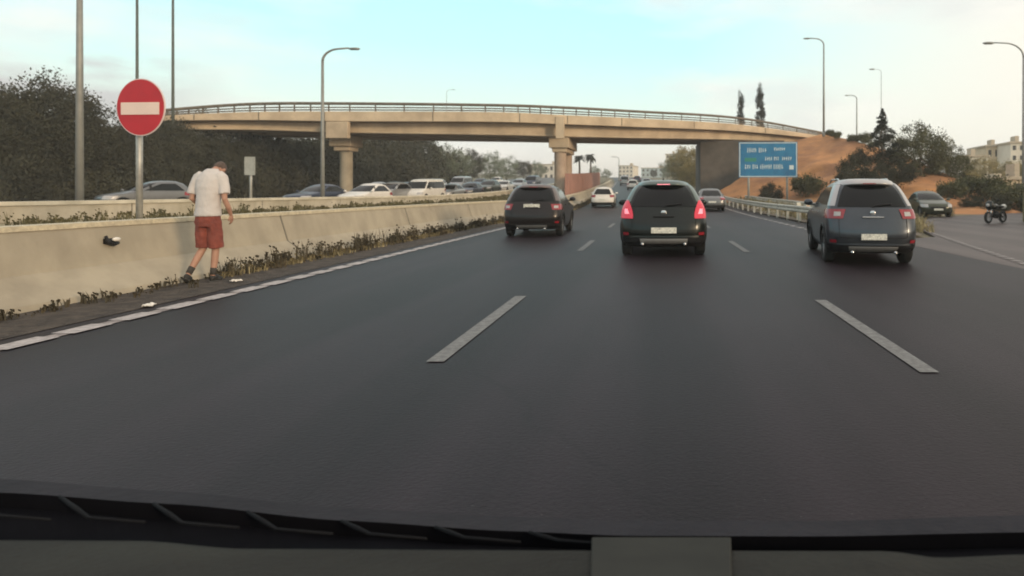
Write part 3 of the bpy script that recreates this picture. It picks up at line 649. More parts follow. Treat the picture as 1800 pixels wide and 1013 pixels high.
# ------------------------------------------------------------------ cars
def hermite(keys, z, idx):
    n = len(keys)
    if z <= keys[0][0]: return keys[0][idx]
    if z >= keys[-1][0]: return keys[-1][idx]
    for i in range(n - 1):
        if keys[i][0] <= z <= keys[i + 1][0]: break
    def slope(a, b_): return (keys[b_][idx] - keys[a][idx]) / (keys[b_][0] - keys[a][0])
    def tan(k):
        if k == 0: return slope(0, 1)
        if k == n - 1: return slope(n - 2, n - 1)
        a, c = slope(k - 1, k), slope(k, k + 1)
        return 0 if a * c <= 0 else 2 * a * c / (a + c)
    h = keys[i + 1][0] - keys[i][0]; t = (z - keys[i][0]) / h; t2, t3 = t * t, t ** 3
    return (2 * t3 - 3 * t2 + 1) * keys[i][idx] + (t3 - 2 * t2 + t) * h * tan(i) + (-2 * t3 + 3 * t2) * keys[i + 1][idx] + (t3 - t2) * h * tan(i + 1)
CAR = {
 # z, y rear, y front (from rear bumper), half width, corner depth
 'hatch': dict(L=4.0, keys=[(.20, .16, 3.80, .76, .40), (.32, .03, 3.94, .83, .40), (.50, 0, 4.0, .852, .38), (.66, .03, 3.97, .86, .36), (.80, .09, 3.85, .855, .36), (.90, .13, 3.35, .845, .36), (.98, .16, 2.92, .825, .36), (1.15, .25, 2.62, .75, .42), (1.32, .38, 2.30, .665, .44), (1.43, .50, 2.02, .585, .46), (1.49, .66, 1.85, .49, .46)], ax=(.72, 3.22), R=.31, tr=.73),
 'suv': dict(L=4.4, keys=[(.24, .18, 4.16, .80, .42), (.38, .04, 4.32, .87, .42), (.60, 0, 4.4, .895, .38), (.80, .05, 4.36, .90, .36), (.95, .10, 4.15, .89, .36), (1.03, .13, 3.55, .875, .36), (1.10, .16, 3.20, .855, .36), (1.28, .28, 2.86, .785, .38), (1.44, .41, 2.55, .715, .40), (1.56, .55, 2.22, .64, .42), (1.62, .72, 2.05, .54, .44)], ax=(.80, 3.50), R=.35, tr=.77),
 'sedan': dict(L=4.5, keys=[(.20, .16, 4.30, .76, .40), (.32, .03, 4.44, .84, .40), (.50, 0, 4.5, .87, .38), (.68, .02, 4.47, .875, .36), (.82, .08, 4.33, .87, .36), (.90, .22, 3.85, .855, .36), (.97, .62, 3.40, .83, .36), (1.12, .86, 3.10, .77, .34), (1.27, 1.1, 2.80, .705, .32), (1.38, 1.3, 2.50, .65, .32), (1.43, 1.5, 2.35, .58, .34)], ax=(.85, 3.65), R=.32, tr=.75),
 'van': dict(L=4.6, keys=[(.24, .14, 4.36, .80, .30), (.38, .03, 4.52, .88, .30), (.60, 0, 4.6, .90, .26), (.85, .02, 4.52, .905, .26), (1.02, .03, 4.25, .90, .26), (1.14, .04, 3.95, .89, .26), (1.35, .07, 3.72, .86, .26), (1.6, .12, 3.45, .82, .26), (1.8, .20, 3.2, .77, .28), (1.88, .32, 3.0, .70, .3)], ax=(.85, 3.7), R=.34, tr=.78)}
def car(kind, x, y, head, paint, label, sky_sheen=None, name='car', cat='car', z=None, brake=False, front_lit=False, hi=True, plate_z=.62, rails=False, lights='wrap', anchor='rear', sc=1.0, group=None, wid=1.0):
    """x, y: ground point of the rear bumper centre (or the front one with anchor='front'); head: heading, 0 = away from the camera"""
    P = CAR[kind]; K = P['keys']; L = P['L']; n_ = 2.7 if kind == 'hatch' else 2.9
    if z is None: z = T(x, y)
    root = empty(name, (x, y, z), head, label, cat, group); root.scale = (sc * wid, sc, sc)
    if anchor == 'front': root.location = Vector((x, y, z)) - Matrix.Rotation(head, 3, 'Z') @ Vector((0, L * sc, 0))
    dzs = zr(y + 4) - zr(y); root.rotation_euler = (math.atan2(dzs, 4) * math.cos(head), 0, head)
    A = lambda zz: [hermite(K, zz, i) for i in (1, 2, 3, 4)]
    def rearp(t, zz, off=0.0):                      # |t|<=1 rear arc; beyond: metres along the flank
        yr, yf, w_, c = A(zz); s = 1 if t >= 0 else -1; a = min(abs(t), 1) * math.pi / 2
        nx = math.sin(a) ** (2 - 2 / n_ + .0001) if a > 0 else 0; ny = math.cos(a) ** (2 - 2 / n_ + .0001)
        X = w_ * math.sin(a) ** (2 / n_) if a > 0 else 0; Y = yr + c * (1 - max(math.cos(a), 0) ** (2 / n_))
        if abs(t) > 1: Y += abs(t) - 1; nx, ny = 1, 0
        l = math.hypot(nx, ny); return Vector((s * (X + off * nx / l), Y - off * ny / l, zz + off * .0))
    def frontp(t, zz, off=0.0):
        yr, yf, w_, c = A(zz); s = 1 if t >= 0 else -1; a = min(abs(t), 1) * math.pi / 2
        X = w_ * math.sin(a) ** (2 / n_) if a > 0 else 0; c2 = c * 1.5; Y = yf - c2 * (1 - max(math.cos(a), 0) ** (2 / n_))
        return Vector((s * X * (1 + off / w_), Y + off, zz))
    fx = lambda f: math.asin(min(1, f ** (n_ / 2))) / (math.pi / 2)     # width fraction -> arc parameter
    NZ, NA, M = (30, 14, 44) if hi else (16, 8, 26)
    z0, z1 = K[0][0], K[-1][0]; zs = [z0 + (z1 - z0) * k / NZ for k in range(NZ + 1)]; V = []; cnt = 0
    rows = []
    for zz in zs:
        yr, yf, w_, c = A(zz); row = [rearp(-1 + 2 * k / NA, zz) for k in range(NA + 1)]
        ya, yb = yr + c, yf - c * 1.5
        row += [Vector((w_, ya + (yb - ya) * k / M, zz)) for k in range(1, M)]
        row += [frontp(1 - 2 * k / NA, zz) for k in range(NA + 1)]
        row += [Vector((-w_, yb + (ya - yb) * k / M, zz)) for k in range(1, M)]
        rows.append(row)
    nr = len(rows[0]); last = rows[-1]; cen = sum(last, Vector()) / nr
    for f, dz in ((.86, .028), (.6, .05), (.3, .062)):
        rows.append([Vector((cen.x + (p.x - cen.x) * f, cen.y + (p.y - cen.y) * f, z1 + dz)) for p in last])
    Rw = P['R'] + .06; zw = P['R']; inside = set(); b = MB()
    for i, row in enumerate(rows):
        for j, p in enumerate(row):
            if abs(p.x) > .6 and p.z < .9:
                for ay in P['ax']:
                    dy, dz = p.y - ay, p.z - zw; dd = math.hypot(dy, dz)
                    if dd < Rw:
                        inside.add(i * nr + j)
                        if dd < 1e-4: dy, dz, dd = 0, 1, 1
                        p.y = ay + dy / dd * Rw; p.z = max(zw + dz / dd * Rw, z0)
    V = [tuple(p) for row in rows for p in row]; Fs = []
    for i in range(len(rows) - 1):
        for j in range(nr):
            q = (i * nr + j, i * nr + (j + 1) % nr, (i + 1) * nr + (j + 1) % nr, (i + 1) * nr + j)
            if all(k in inside for k in q): continue
            Fs.append(q)
    Fs.append(tuple((len(rows) - 1) * nr + j for j in range(nr))); b.add(V, Fs)
    body = b.build('body', paint, root, smooth=True)
    # underbody + wheel wells
    u = MB(); wmin = P['tr'] - .12
    u.box((0, L / 2, z0 + .14), (wmin * 2, L - .55, .24)); u.box((0, L / 2, z0 + .32), (wmin * 2 - .02, L - .4, .2)); u.build('underbody', UNDER, root)
    def panel(fn, t0, t1, za, zb, m, nm, off=.006, nu=14, nv=6, par=root, tz=None):
        q = MB(); PP = []
        for j in range(nv + 1):
            f = j / nv; zz = za + (zb - za) * f; a0 = t0(f) if callable(t0) else t0; a1 = t1(f) if callable(t1) else t1
            for i in range(nu + 1): PP.append(fn(a0 + (a1 - a0) * i / nu, zz, off))
        q.grid(PP, nv + 1, nu + 1); return q.build(nm, m, par, smooth=True)
    zb_ = K[-5][0] if kind != 'van' else K[5][0]; zt_ = K[-2][0]; H = z1
    beltz = {'hatch': 1.0, 'suv': 1.12, 'sedan': .99, 'van': 1.14}[kind]
    topz = {'hatch': 1.41, 'suv': 1.53, 'sedan': 1.36, 'van': 1.72}[kind]
    rw = panel(rearp, lambda f: -fx(.80 - .02 * f - .05 * f ** 6), lambda f: fx(.80 - .02 * f - .05 * f ** 6), beltz, topz, GLASS, 'rear_window', nu=16)
    panel(frontp, -fx(.93), fx(.93), beltz + .03, topz, GLASS, 'windscreen', off=.008, nu=16)
    for s in (-1, 1):
        q = MB(); PP = []; nv = 6; nu = 12
        for j in range(nv + 1):
            zz = beltz + .03 + (topz - beltz - .05) * j / nv; yr, yf, w_, c = A(zz); a0, a1 = yr + c + .05, yf - c * 1.5 + .1
            for i in range(nu + 1):
                t = a0 + (a1 - a0) * i / nu; PP.append((s * (w_ + .006), t, zz))
        q.grid(PP, nv + 1, nu + 1); q.build('side_window', GLASS, root, smooth=True)
        # window pillar
        ym = L * .5 + .05; q = MB(); PP = []
        for j in range(5):
            zz = beltz + .03 + (topz - beltz - .05) * j / 4; w_ = A(zz)[2]; PP += [(s * (w_ + .010), ym - .05, zz), (s * (w_ + .010), ym + .05, zz)]
        q.grid(PP, 5, 2); q.build('pillar', PLAS, root)
        # mirror
        q = MB(); wv = A(beltz)[2]; q.ball((s * (wv + .13), L * .665, beltz + .05), (.115, .07, .075), 10, 7); q.box((s * (wv + .03), L * .665, beltz + .0), (.14, .05, .04)); q.build('mirror', paint, root, smooth=True)
        # lights
        if lights == 'wrap': zl0, zl1, f0 = beltz - .22, beltz - .04, .60
        elif lights == 'tri': zl0, zl1, f0 = beltz - .23, beltz + .13, .80
        else: zl0, zl1, f0 = beltz - .26, beltz - .08, .66
        lm = TLIT if brake else TOFF
        if lights == 'tri': ta = (lambda f: s * fx(.71 + .21 * f ** 1.4 - .04 * math.sin(3.1 * f))); tb = (lambda f: s * (fx(.985) + (1.03 - fx(.985)) * math.sin(3.14 * f)))
        else: ta = (lambda f: s * fx(f0 + .05 * (1 - f))); tb = (lambda f: s * (1.20 - .08 * f))
        tl = panel(rearp, ta, tb, zl0, zl1, lm, 'tail_light', off=.014, nu=12, nv=6)
        if brake:
            panel(rearp, lambda f: s * fx(.79 + .06 * f), lambda f: s * fx(.90 + .02 * f), zl0 + .09, zl0 + .19, TLON, 'bulb', off=.022, nu=8, nv=4, par=tl)
        elif hi: panel(rearp, lambda f: s * fx(f0 + .10), lambda f: s * fx(f0 + .24), zl0 + .05, zl1 - .05, CLEAR, 'clear_lens', off=.02, nu=5, nv=2, par=tl)
        hz = {'hatch': .68, 'suv': .82, 'sedan': .68, 'van': .8}[kind]
        panel(frontp, lambda f: s * fx(.62), lambda f: s * .98, hz - .08, hz + .10, HEADL if front_lit else CLEAR, 'headlight', off=.014, nu=8, nv=4)
        # reflector low in bumper
        if hi:
            panel(rearp, s * fx(.80), s * fx(.93), .44, .50, TOFF, 'reflector', off=.022, nu=4, nv=1)
            for fy in (.36, .60): q = MB(); q.box((s * (A(beltz - .12)[2] + .012), L * fy, beltz - .12), (.03, .2, .03)); q.build('door_handle', CHROME if rails else paint, root)
            q = MB(); q.tube([(s * .42, .10, .27), (s * .42, -.03, .27)], .032, 10); q.build('exhaust', CHROME, root, smooth=True)
        # arch trims, wheels
        for ay in P['ax']:
            arc = []
            for k in range(17):
                a = math.pi * k / 16 * 1.1 - .05 * math.pi; zz = max(zw + Rw * math.sin(a), z0 + .01); arc.append((s * (A(min(zz, .8))[2] + .004), ay + Rw * math.cos(a), zz))
            q = MB(); q.tube(arc, .03, 6); q.build('wheel_arch', PLAS, root, smooth=True)
            wd = .105; r_ = P['R']; xc = s * (P['tr'] + (.02))
            q = MB(); q.lathe([(r_ * .62, -wd), (r_ * .9, -wd), (r_ * .985, -wd * .8), (r_, -wd * .5), (r_, wd * .5), (r_ * .985, wd * .8), (r_ * .9, wd), (r_ * .62, wd), (r_ * .62, -wd)], (0, 0, 0), 'X', 28 if hi else 18)
            wh = q.build('wheel', RUB, root, smooth=True); wh.location = (xc, ay, r_)
            q = MB(); q.lathe([(.001, -.02), (r_ * .62, -.02), (r_ * .64, wd * .8), (r_ * .58, wd * .8), (r_ * .56, .02), (.001, .02)], (0, 0, 0), 'X', 24); 
            for k in range(5):
                a = 2 * math.pi * k / 5; q.box((wd * .55, math.cos(a) * r_ * .32, math.sin(a) * r_ * .32), (.03, .07, r_ * .56), rot=Matrix.Rotation(a - math.pi / 2, 3, 'X'))
            q.lathe([(.001, wd * .75), (.05, wd * .7), (.05, 0)], (0, 0, 0), 'X', 12)
            rm = q.build('rim', RIM, wh, smooth=False)
            if s < 0: rm.rotation_euler = (0, 0, math.pi)
    if sky_sheen:  # overlay panels coloured as sky reflected on roof edge and rear pillars
        panel(rearp, -1.12, 1.12, topz + .035, z1 - .01, sky_sheen, 'roof_edge_sheen', off=.010, nu=36, nv=3)
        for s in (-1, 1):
            panel(rearp, lambda f: s * fx(.855 - .01 * f), s * 1.0, beltz + .10 if lights == 'tri' else beltz + .02, topz + .03, sky_sheen, 'rear_pillar_sheen', off=.007, nu=7, nv=8)
    if hi:
        q = MB(); PP = []
        for f, (zz, of) in enumerate(((.27, .022), (.30, .032), (.36, .030), (.375, .018))):
            for i in range(15): t = -fx(.55) + 2 * fx(.55) * i / 14; PP.append(rearp(t, zz, of))
        q.grid(PP, 4, 15); q.build('skid_plate', SKID, root, smooth=True)
    # bumper skin
    panel(rearp, -1.25, 1.25, z0 + .005, .41, PLAS, 'bumper', off=.012, nu=30, nv=5)
    if hi:
        q = MB(); PP = []
        for sz in (0, 1):
            for i in range(21): t = -fx(.8) + 2 * fx(.8) * i / 20; v = rearp(t, .40 + .035 * sz, .035 - .01 * sz); PP.append(v)
        q.grid(PP, 2, 21); q.build('bumper_lip', paint, root, smooth=True)
        # boot lid seam, wiper, badge, high brake light, spoiler
        q = MB()
        for s in (-1, 1): q.tube([rearp(s * fx(.74), zz, .003) for zz in (.55, .65, .75, .85, beltz - .03)], .006, 4)
        q.tube([rearp(-fx(.74) + 2 * fx(.74) * i / 14, .54, .003) for i in range(15)], .006, 4); q.build('tailgate_seam', UNDER, root)
        q = MB(); q.tube([rearp(0, beltz + .0, .02), rearp(.02, beltz + .03, .035), rearp(fx(.45), beltz + .06, .03)], .012, 6); q.build('wiper', PLAS, root)
        q = MB(); v = rearp(0, beltz - .11, .015); q.ball(v, (.06, .012, .045), 14, 8); q.build('badge', CHROME, root, smooth=True)
        q = MB(); q.box(rearp(0, beltz - .19, .012), (.42, .03, .03)); bevel(q.build('boot_handle', CHROME if rails else PLAS, root), .005)
        if kind in ('hatch', 'suv'):
            q = MB(); PP = []; ztop = K[-1][0] + .02
            for i in range(19):
                t = -1 + 2 * i / 18; xw = t * (A(topz + .02)[2] - .06); dr = -.05 * t ** 4; yb = A(topz)[0] + .34 * t ** 4
                PP += [(xw, yb + .34, ztop + .035 + dr), (xw, yb + .10, ztop + .02 + dr), (xw, yb - .08, topz + .055 + dr), (xw, yb - .08, topz + .03 + dr), (xw, yb + .1, topz + dr)]
            q.grid(PP, 19, 5, True); sp = q.build('spoiler', sky_sheen or paint, root, smooth=True)  # spoiler takes the painted sky reflection colour where one is given
            q = MB(); q.box((0, A(topz)[0] - .084, topz + .042), (.26, .012, .018)); q.build('high_brake_light', TLON if brake else TOFF, root)
        if 1:
            q = MB(); q.tube([(0, L * .28, z1 + .04), (0, L * .27, z1 + .08), (0, L * .262, z1 + .10)], [.02, .012, .008], 6); q.build('aerial', PLAS, root)
    if rails:
        for s in (-1, 1):
            q = MB(); yy = [A(z1)[0] + .25 + k * .2 for k in range(8)]; q.tube([(s * (A(z1)[2] - .02), a, z1 + (.05 if 0 < i < 7 else -.01)) for i, a in enumerate(yy)], .018, 6); q.build('roof_rail', CHROME, root, smooth=True)
    q = MB(); q.box(rearp(0, plate_z, .018), (.50, .015, .115)); bevel(q.build('number_plate', PLATE, root), .004)
    q = MB(); q.box(Vector((0, A(.5)[1] + .012, .48)), (.50, .015, .11)); q.build('number_plate', PLATE, root)
    panel(frontp, -fx(.5), fx(.5), .52 if kind != 'suv' else .6, .64 if kind != 'suv' else .78, PLAS, 'grille', off=.012, nu=8, nv=3)
    return root
def paintm(name, c, metal=.5, rough=.3): return mat(name, c, rough, metal, var=.12, vscale=1.5, coat=.22, spec=.35)
P_BLK = paintm('black_green_paint', (.010, .013, .012), .3, .3)
P_GRY = paintm('slate_blue_paint', (.068, .076, .088), .55, .28)
P_SHEEN_PALE = paintm('pale_sky_sheen', (.46, .44, .44), .4, .3)  # bright sky reflection on the crossover's roof, put into the colour
P_SHEEN_GREEN = paintm('grey_green_sky_sheen', (.13, .16, .15), .5, .28)  # reflected sky on the hatchback's spoiler and pillars, painted as a lighter tone
P_BRN = paintm('dark_brown_paint', (.018, .014, .014), .35, .3)
P_SHEEN_TAUPE = paintm('taupe_sky_sheen', (.17, .14, .135), .5, .28)  # sky sheen on the brown crossover's roof edge and pillars, painted in
P_WHT = paintm('white_paint', (.72, .68, .62), 0, .35)
P_SIL = paintm('silver_paint', (.38, .38, .38), .6, .3)
P_BLU = paintm('dark_blue_paint', (.035, .045, .075), .5, .3)
P_MID = paintm('mid_grey_paint', (.17, .17, .17), .5, .3)
P_GRN = paintm('olive_paint', (.06, .065, .045), .4, .3)
car('hatch', .10, 12.35, 0, P_BLK, 'black hatchback with both brake lights glowing, in the middle lane ahead', brake=True, lights='tri', plate_z=.54, sc=1.02, sky_sheen=P_SHEEN_GREEN)
car('suv', 3.80, 10.85, R(-8), P_GRY, 'slate grey crossover with sky sheen coloured onto its roof edge in the right lane', lights='wrap', plate_z=.56, sc=.94, wid=.93, rails=True, sky_sheen=P_SHEEN_PALE)
car('suv', -3.72, 17.9, R(2), P_BRN, 'dark brown crossover with unlit lamps in the left lane', lights='mid', plate_z=.98, sc=.935, sky_sheen=P_SHEEN_TAUPE)
car('hatch', px(1059, 46), 46, R(1.5), P_WHT, 'white hatchback far ahead in the left lane beside the concrete barrier', hi=False)
car('sedan', px(1252, 40), 40, R(0), P_MID, 'grey saloon in the right lane just beyond the black hatchback', hi=False)
# exit ramp
car('hatch', px(1650, 32), 32, R(172), P_GRN, 'dark olive car facing the camera on the exit ramp', hi=False, anchor='front', sc=.9)
# far traffic in our lanes
for k, (p, y, c, kd, lab) in enumerate([(1112, 92, P_WHT, 'hatch', 'small white car in the far traffic under the overpass'), (1137, 112, P_SIL, 'sedan', 'small silver car in the far traffic above the black hatchback'), (1160, 84, P_BLU, 'hatch', 'dark blue car right above the roof of the black hatchback'), (1120, 145, P_BLU, 'suv', 'tiny dark car on the farthest visible stretch of road'), (1098, 120, P_SIL, 'van', 'tiny silver van far off beside the end of the terracotta wall'), (1185, 60, P_BRN, 'suv', 'dark car half hidden behind the roof of the black hatchback')]):
    car(kd, px(p, y), y, R(2), c, lab, hi=False, name='van' if kd == 'van' else 'car', cat='van' if kd == 'van' else 'car')
# oncoming traffic beyond the pale barrier
on = [(168, 30, 'hatch', P_MID, 'silver car passing behind the post of the no entry sign', R(149)), (512, 36, 'sedan', P_BLU, 'dark blue saloon right of the small grey sign', R(168)),
      (606, 37.5, 'hatch', P_WHT, 'white hatchback below the left pier of the overpass', R(171)), (655, 45, 'suv', P_SIL, 'silver crossover close behind the white hatchback at the pier', R(172)),
      (720, 48, 'van', P_WHT, 'white van in the oncoming queue under the overpass', R(174)), (772, 54, 'sedan', P_SIL, 'silver saloon following the white van', R(175)), (812, 60, 'hatch', P_BLU, 'dark hatchback in the middle of the oncoming queue', R(176)),
      (846, 68, 'suv', P_GRN, 'greenish crossover in the far oncoming queue', R(176)), (876, 75, 'sedan', P_WHT, 'white saloon at the end of the oncoming queue above the brown crossover', R(177)), (905, 86, 'hatch', P_SIL, 'silver hatchback near the far end of the oncoming queue', R(178)), (930, 98, 'van', P_BLU, 'blue van at the very end of the oncoming queue', R(178)),
      (640, 62, 'sedan', P_SIL, 'silver saloon in the outer lane, half hidden at the left pier', R(174)), (692, 58, 'hatch', P_BLU, 'dark hatchback in the outer lane left of the white van', R(174)), (748, 72, 'suv', P_WHT, 'white crossover in the outer lane right of the white van', R(175)), (798, 80, 'van', P_SIL, 'silver van in the outer lane of the oncoming queue', R(176)), (835, 92, 'sedan', P_BLU, 'dark saloon in the outer lane far back', R(177)), (866, 108, 'hatch', P_WHT, 'white hatchback in the outer lane, farthest back', R(178))]
for p, y, kd, c, lab, hd in on:
    car(kd, px(p, y), y, hd, c, lab, hi=False, anchor='front', name='van' if kd == 'van' else 'car', cat='van' if kd == 'van' else 'car', group='oncoming traffic')

# motorcycle
mx, my = px(1750, 26), 26; root = empty('motorcycle', (mx, my, T(mx, my)), R(122), 'black motorcycle with a white tail standing at the right edge of the exit ramp', 'motorcycle'); root.scale = (.88, .88, .88)
for yy in (-.62, .62):
    q = MB(); q.lathe([(.20, -.05), (.27, -.055), (.30, 0), (.27, .055), (.20, .05), (.20, -.05)], (0, 0, 0), 'X', 24); wh = q.build('wheel', RUB, root, smooth=True); wh.location = (0, yy, .30)
    q = MB(); q.lathe([(.17, -.02), (.205, -.03), (.205, .03), (.17, .02), (.17, -.02)], (0, 0, 0), 'X', 20)
    for k in range(6): a = k * math.pi / 3; q.tube([(0, 0, 0), (0, .18 * math.cos(a), .18 * math.sin(a))], .012, 5)
    q.build('rim', RIM, wh)
q = MB(); q.tube([(0, -.62, .3), (0, -.3, .42), (0, .2, .62), (0, .42, .86)], .045, 8); q.ball((0, -.02, .42), (.16, .24, .19), 12, 8); q.build('frame', PLAS, root, smooth=True)
q = MB(); q.ball((0, .12, .80), (.16, .30, .15), 14, 9); q.ball((0, .5, .86), (.2, .16, .24), 12, 8); q.build('fairing', P_BLK, root, smooth=True)
q = MB(); q.ball((0, -.33, .80), (.14, .36, .075), 12, 8); q.build('seat', PLAS, root, smooth=True)
q = MB(); q.ball((0, -.70, .80), (.11, .20, .12), 10, 6); q.build('tail_fairing', P_WHT, root, smooth=True)
for s in (-1, 1):
    q = MB(); q.tube([(s * .09, .62, .3), (s * .09, .44, .85)], .028, 8); q.build('fork', CHROME, root, smooth=True)
    q = MB(); q.ball((s * .36, .44, 1.12), (.08, .02, .05), 8, 6); q.tube([(s * .3, .4, 1.0), (s * .36, .44, 1.1)], .008, 5); q.build('mirror', PLAS, root)
q = MB(); q.tube([(-.36, .28, .98), (-.12, .42, .96), (.12, .42, .96), (.36, .28, .98)], .018, 8); q.build('handlebar', PLAS, root, smooth=True)
q = MB(); q.tube([(.14, .2, .3), (.15, -.4, .34), (.16, -.75, .42)], [.03, .045, .055], 10); q.build('exhaust', CHROME, root, smooth=True)
q = MB(); q.ball((0, .66, .88), (.09, .05, .08), 10, 7); q.build('headlight', CLEAR, root, smooth=True)
q = MB(); q.tube([(-.05, -.05, .25), (-.28, -.1, .01)], .014, 6); q.build('side_stand', PLAS, root)

# ------------------------------------------------------------------ houses at the right edge and beyond the overpass
def house(p, y, q0, q1, wpx, m, label, floors=2, depth=9, flat=True, name='house', cat='house', cols=4, zb=None):
    x = px(p, y); w_ = wpx * y / F; z0 = pz(q1, y); h = pz(q0, y) - z0
    root = empty(name, (x, y, z0), R(-8), label, cat)
    b = MB(); b.box((0, depth / 2, h / 2 - 2), (w_, depth, h + 4)); b.build('wall', m, root)
    b = MB()
    if flat: b.box((0, depth / 2, h + .15), (w_ + .5, depth + .5, .3)); b.box((w_ * .2, depth / 2, h + .9), (w_ * .18, 2, 1.3))
    else:
        b.add([(-w_ / 2 - .4, -.4, h), (w_ / 2 + .4, -.4, h), (w_ / 2 + .4, depth + .4, h), (-w_ / 2 - .4, depth + .4, h), (-w_ / 2 + 1, depth / 2, h + 2.2), (w_ / 2 - 1, depth / 2, h + 2.2)], [(0, 1, 5, 4), (2, 3, 4, 5), (1, 2, 5), (3, 0, 4), (3, 2, 1, 0)])
    b.build('roof', mat('flat_roof', (.5, .42, .32), .9, var=.2) if flat else mat('red_roof_tiles', (.35, .13, .07), .9, var=.35, vscale=4), root)
    for f in range(floors):
        for c in range(cols):
            wx = -w_ / 2 + w_ * (c + .5) / cols; wz = h * (f + .55) / floors
            b = MB(); b.box((wx, -.03, wz), (w_ / cols * .42, .08, h / floors * .45)); b.build('window', GLASSB, root)
    return root
GLASSB = mat('house_glass', (.05, .045, .04), .2, var=.3)
WL1 = mat('cream_wall', (.66, .52, .36), .9, vscale=.5, col2=(.55, .43, .29)); WL2 = mat('white_wall', (.72, .66, .56), .9, vscale=.5, col2=(.6, .54, .45)); WL3 = mat('blue_grey_wall', (.42, .50, .52), .9, var=.15)
house(1716, 100, 276, 315, 40, WL2, 'small white house left of the golden trees at the right edge', 2, cols=3)
house(1752, 110, 258, 310, 34, WL1, 'cream house half hidden by the golden trees', 2, cols=3)
house(1796, 104, 252, 305, 36, WL2, 'tall pale house at the right edge above the golden trees', 3, cols=3)
house(1795, 56, 316, 346, 46, WL1, 'low cream building with a dark wide opening at the right edge', 1, depth=6, cols=1)
house(1748, 72, 328, 350, 70, WL1, 'long low pale wall building behind the orange slope end', 1, depth=5, cols=5)
house(1150, 300, 296, 312, 46, WL3, 'distant blue grey building at the end of the road', 2, depth=14, cols=6, name='building', cat='building')
house(1100, 280, 292, 312, 26, WL2, 'distant white building left of the road end', 3, depth=14, cols=4, name='building', cat='building')
house(1178, 240, 272, 314, 16, WL2, 'tall narrow pale building right of the road end', 5, depth=10, cols=2, name='building', cat='building')
house(955, 220, 290, 318, 60, WL2, 'pale building left of the middle pier far away', 2, depth=14, cols=6, name='building', cat='building')

# palms beyond the middle pier
def palm(p, y, q, s, label):
    x = px(p, y); z = T(x, y); h = pz(q, y) - z; root = empty('palm_tree', (x, y, z), p, label, 'palm tree')
    b = MB(); b.tube([(0, 0, 0), (.1, 0, h * .5), (0, 0, h)], [.24, .18, .16], 8); b.build('trunk', BARK, root, smooth=True)
    b = MB(); r = random.Random(int(p))
    for k in range(26):
        a = r.uniform(0, 6.28); el = r.uniform(-.3, 1.1); pts = []
        for j in range(6):
            t = j / 5; pts.append(Vector((math.cos(a) * t * s * math.cos(el * .6), math.sin(a) * t * s * math.cos(el * .6), h + math.sin(el) * s * t - .75 * s * t * t)))
        n = Vector((-math.sin(a), math.cos(a), 0))
        P_ = [];
        for j, v in enumerate(pts): wd = .28 * math.sin(math.pi * (.15 + .8 * j / 5)); P_ += [v - n * wd - Vector((0, 0, wd * .5)), v, v + n * wd - Vector((0, 0, wd * .5))]
        b.grid(P_, 6, 3)
    b.build('crown', LEAF_B, root, fix=False)
palm(1018, 120, 276, 1.3, 'dark far palm nearest the middle pier'); palm(1038, 118, 274, 1.4, 'dark far palm to the right, over the terracotta wall')

# ------------------------------------------------------------------ weeds and litter
def weeds(name, place, n, m, seed, hmin, hmax, label):
    r = random.Random(seed); V = []; Fc = []
    for k in range(n):
        x, y = place(r); z = T(x, y); cl = r.random(); h = r.uniform(hmin, hmax) * (1.0 if cl > .25 else 1.5) * (.42 if y < 9.3 else 1)
        for j in range(r.randint(5, 10)):
            a = r.uniform(0, 6.28); le = r.uniform(.12, .5) * h; wd = r.uniform(.0025, .006) * (1 + y * .035); ox, oy = r.uniform(-.07, .07), r.uniform(-.07, .07)
            u = Vector((math.cos(a + 1.57), math.sin(a + 1.57), 0)) * wd; p0 = Vector((x + ox, y + oy, z - .01)); p1 = p0 + Vector((math.cos(a) * le * .4, math.sin(a) * le * .4, h * .6)); p2 = p0 + Vector((math.cos(a) * le, math.sin(a) * le, h * r.uniform(.8, 1.1)))
            o = len(V); V += [p0 - u, p0 + u, p1 + u * 1.4, p1 - u * 1.4, p2]; Fc += [(o, o + 1, o + 2, o + 3), (o + 3, o + 2, o + 4)]
            if r.random() < .6:
                c = p1.lerp(p2, r.random()); s_ = r.uniform(.008, .02) * (1 + y * .03); o = len(V); V += [c + Vector((-s_, 0, 0)), c + Vector((0, s_, -s_)), c + Vector((s_, 0, s_ * .5)), c + Vector((0, -s_, s_))]; Fc.append((o, o + 1, o + 2, o + 3))
    b = MB(); b.add(V, Fc); o = b.build(name, m, fix=False); tag(o, label, None, None, 'stuff'); return o
WD = mat('dry_weed', (.10, .08, .048), .9, vscale=3, col2=(.035, .032, .02)); WD2 = mat('pale_dry_weed', (.40, .34, .20), .9, vscale=3, col2=(.20, .17, .09))
def pl1(r):
    while True:
        y = 6 + 62 * r.random() ** 1.5
        den = .22 if y < 9.5 else (.55 if y < 12.5 else 1)
        if r.random() < den * (.35 + .65 * (noise.noise(Vector((y * .9, 0, 3))) > -.1)): break
    return uw(y) + .74 + abs(r.gauss(0, .13)) - .08 + xo(y), y
weeds('verge_weeds', pl1, 760, WD, 1, .08, .30, 'dark weeds growing along the dirt strip beside the left road edge')
def pl2(r): y = 9.2 + 50 * r.random() ** 1.3; return uw(y) + .68 + abs(r.gauss(0, .10)) + xo(y), y
weeds('dry_grass', pl2, 700, WD2, 2, .03, .12, 'pale dry grass at the foot of the tall barrier')
def pl3(r): y = 9 + 50 * r.random() ** 1.2; return -7.9 - 4.6 * r.random() + xo(y), y
weeds('planter_plants', pl3, 1300, mat('planter_green', (.17, .15, .075), .9, vscale=3, col2=(.08, .075, .04)), 4, .04, .20, 'low scrubby plants on the soil between the two barriers')
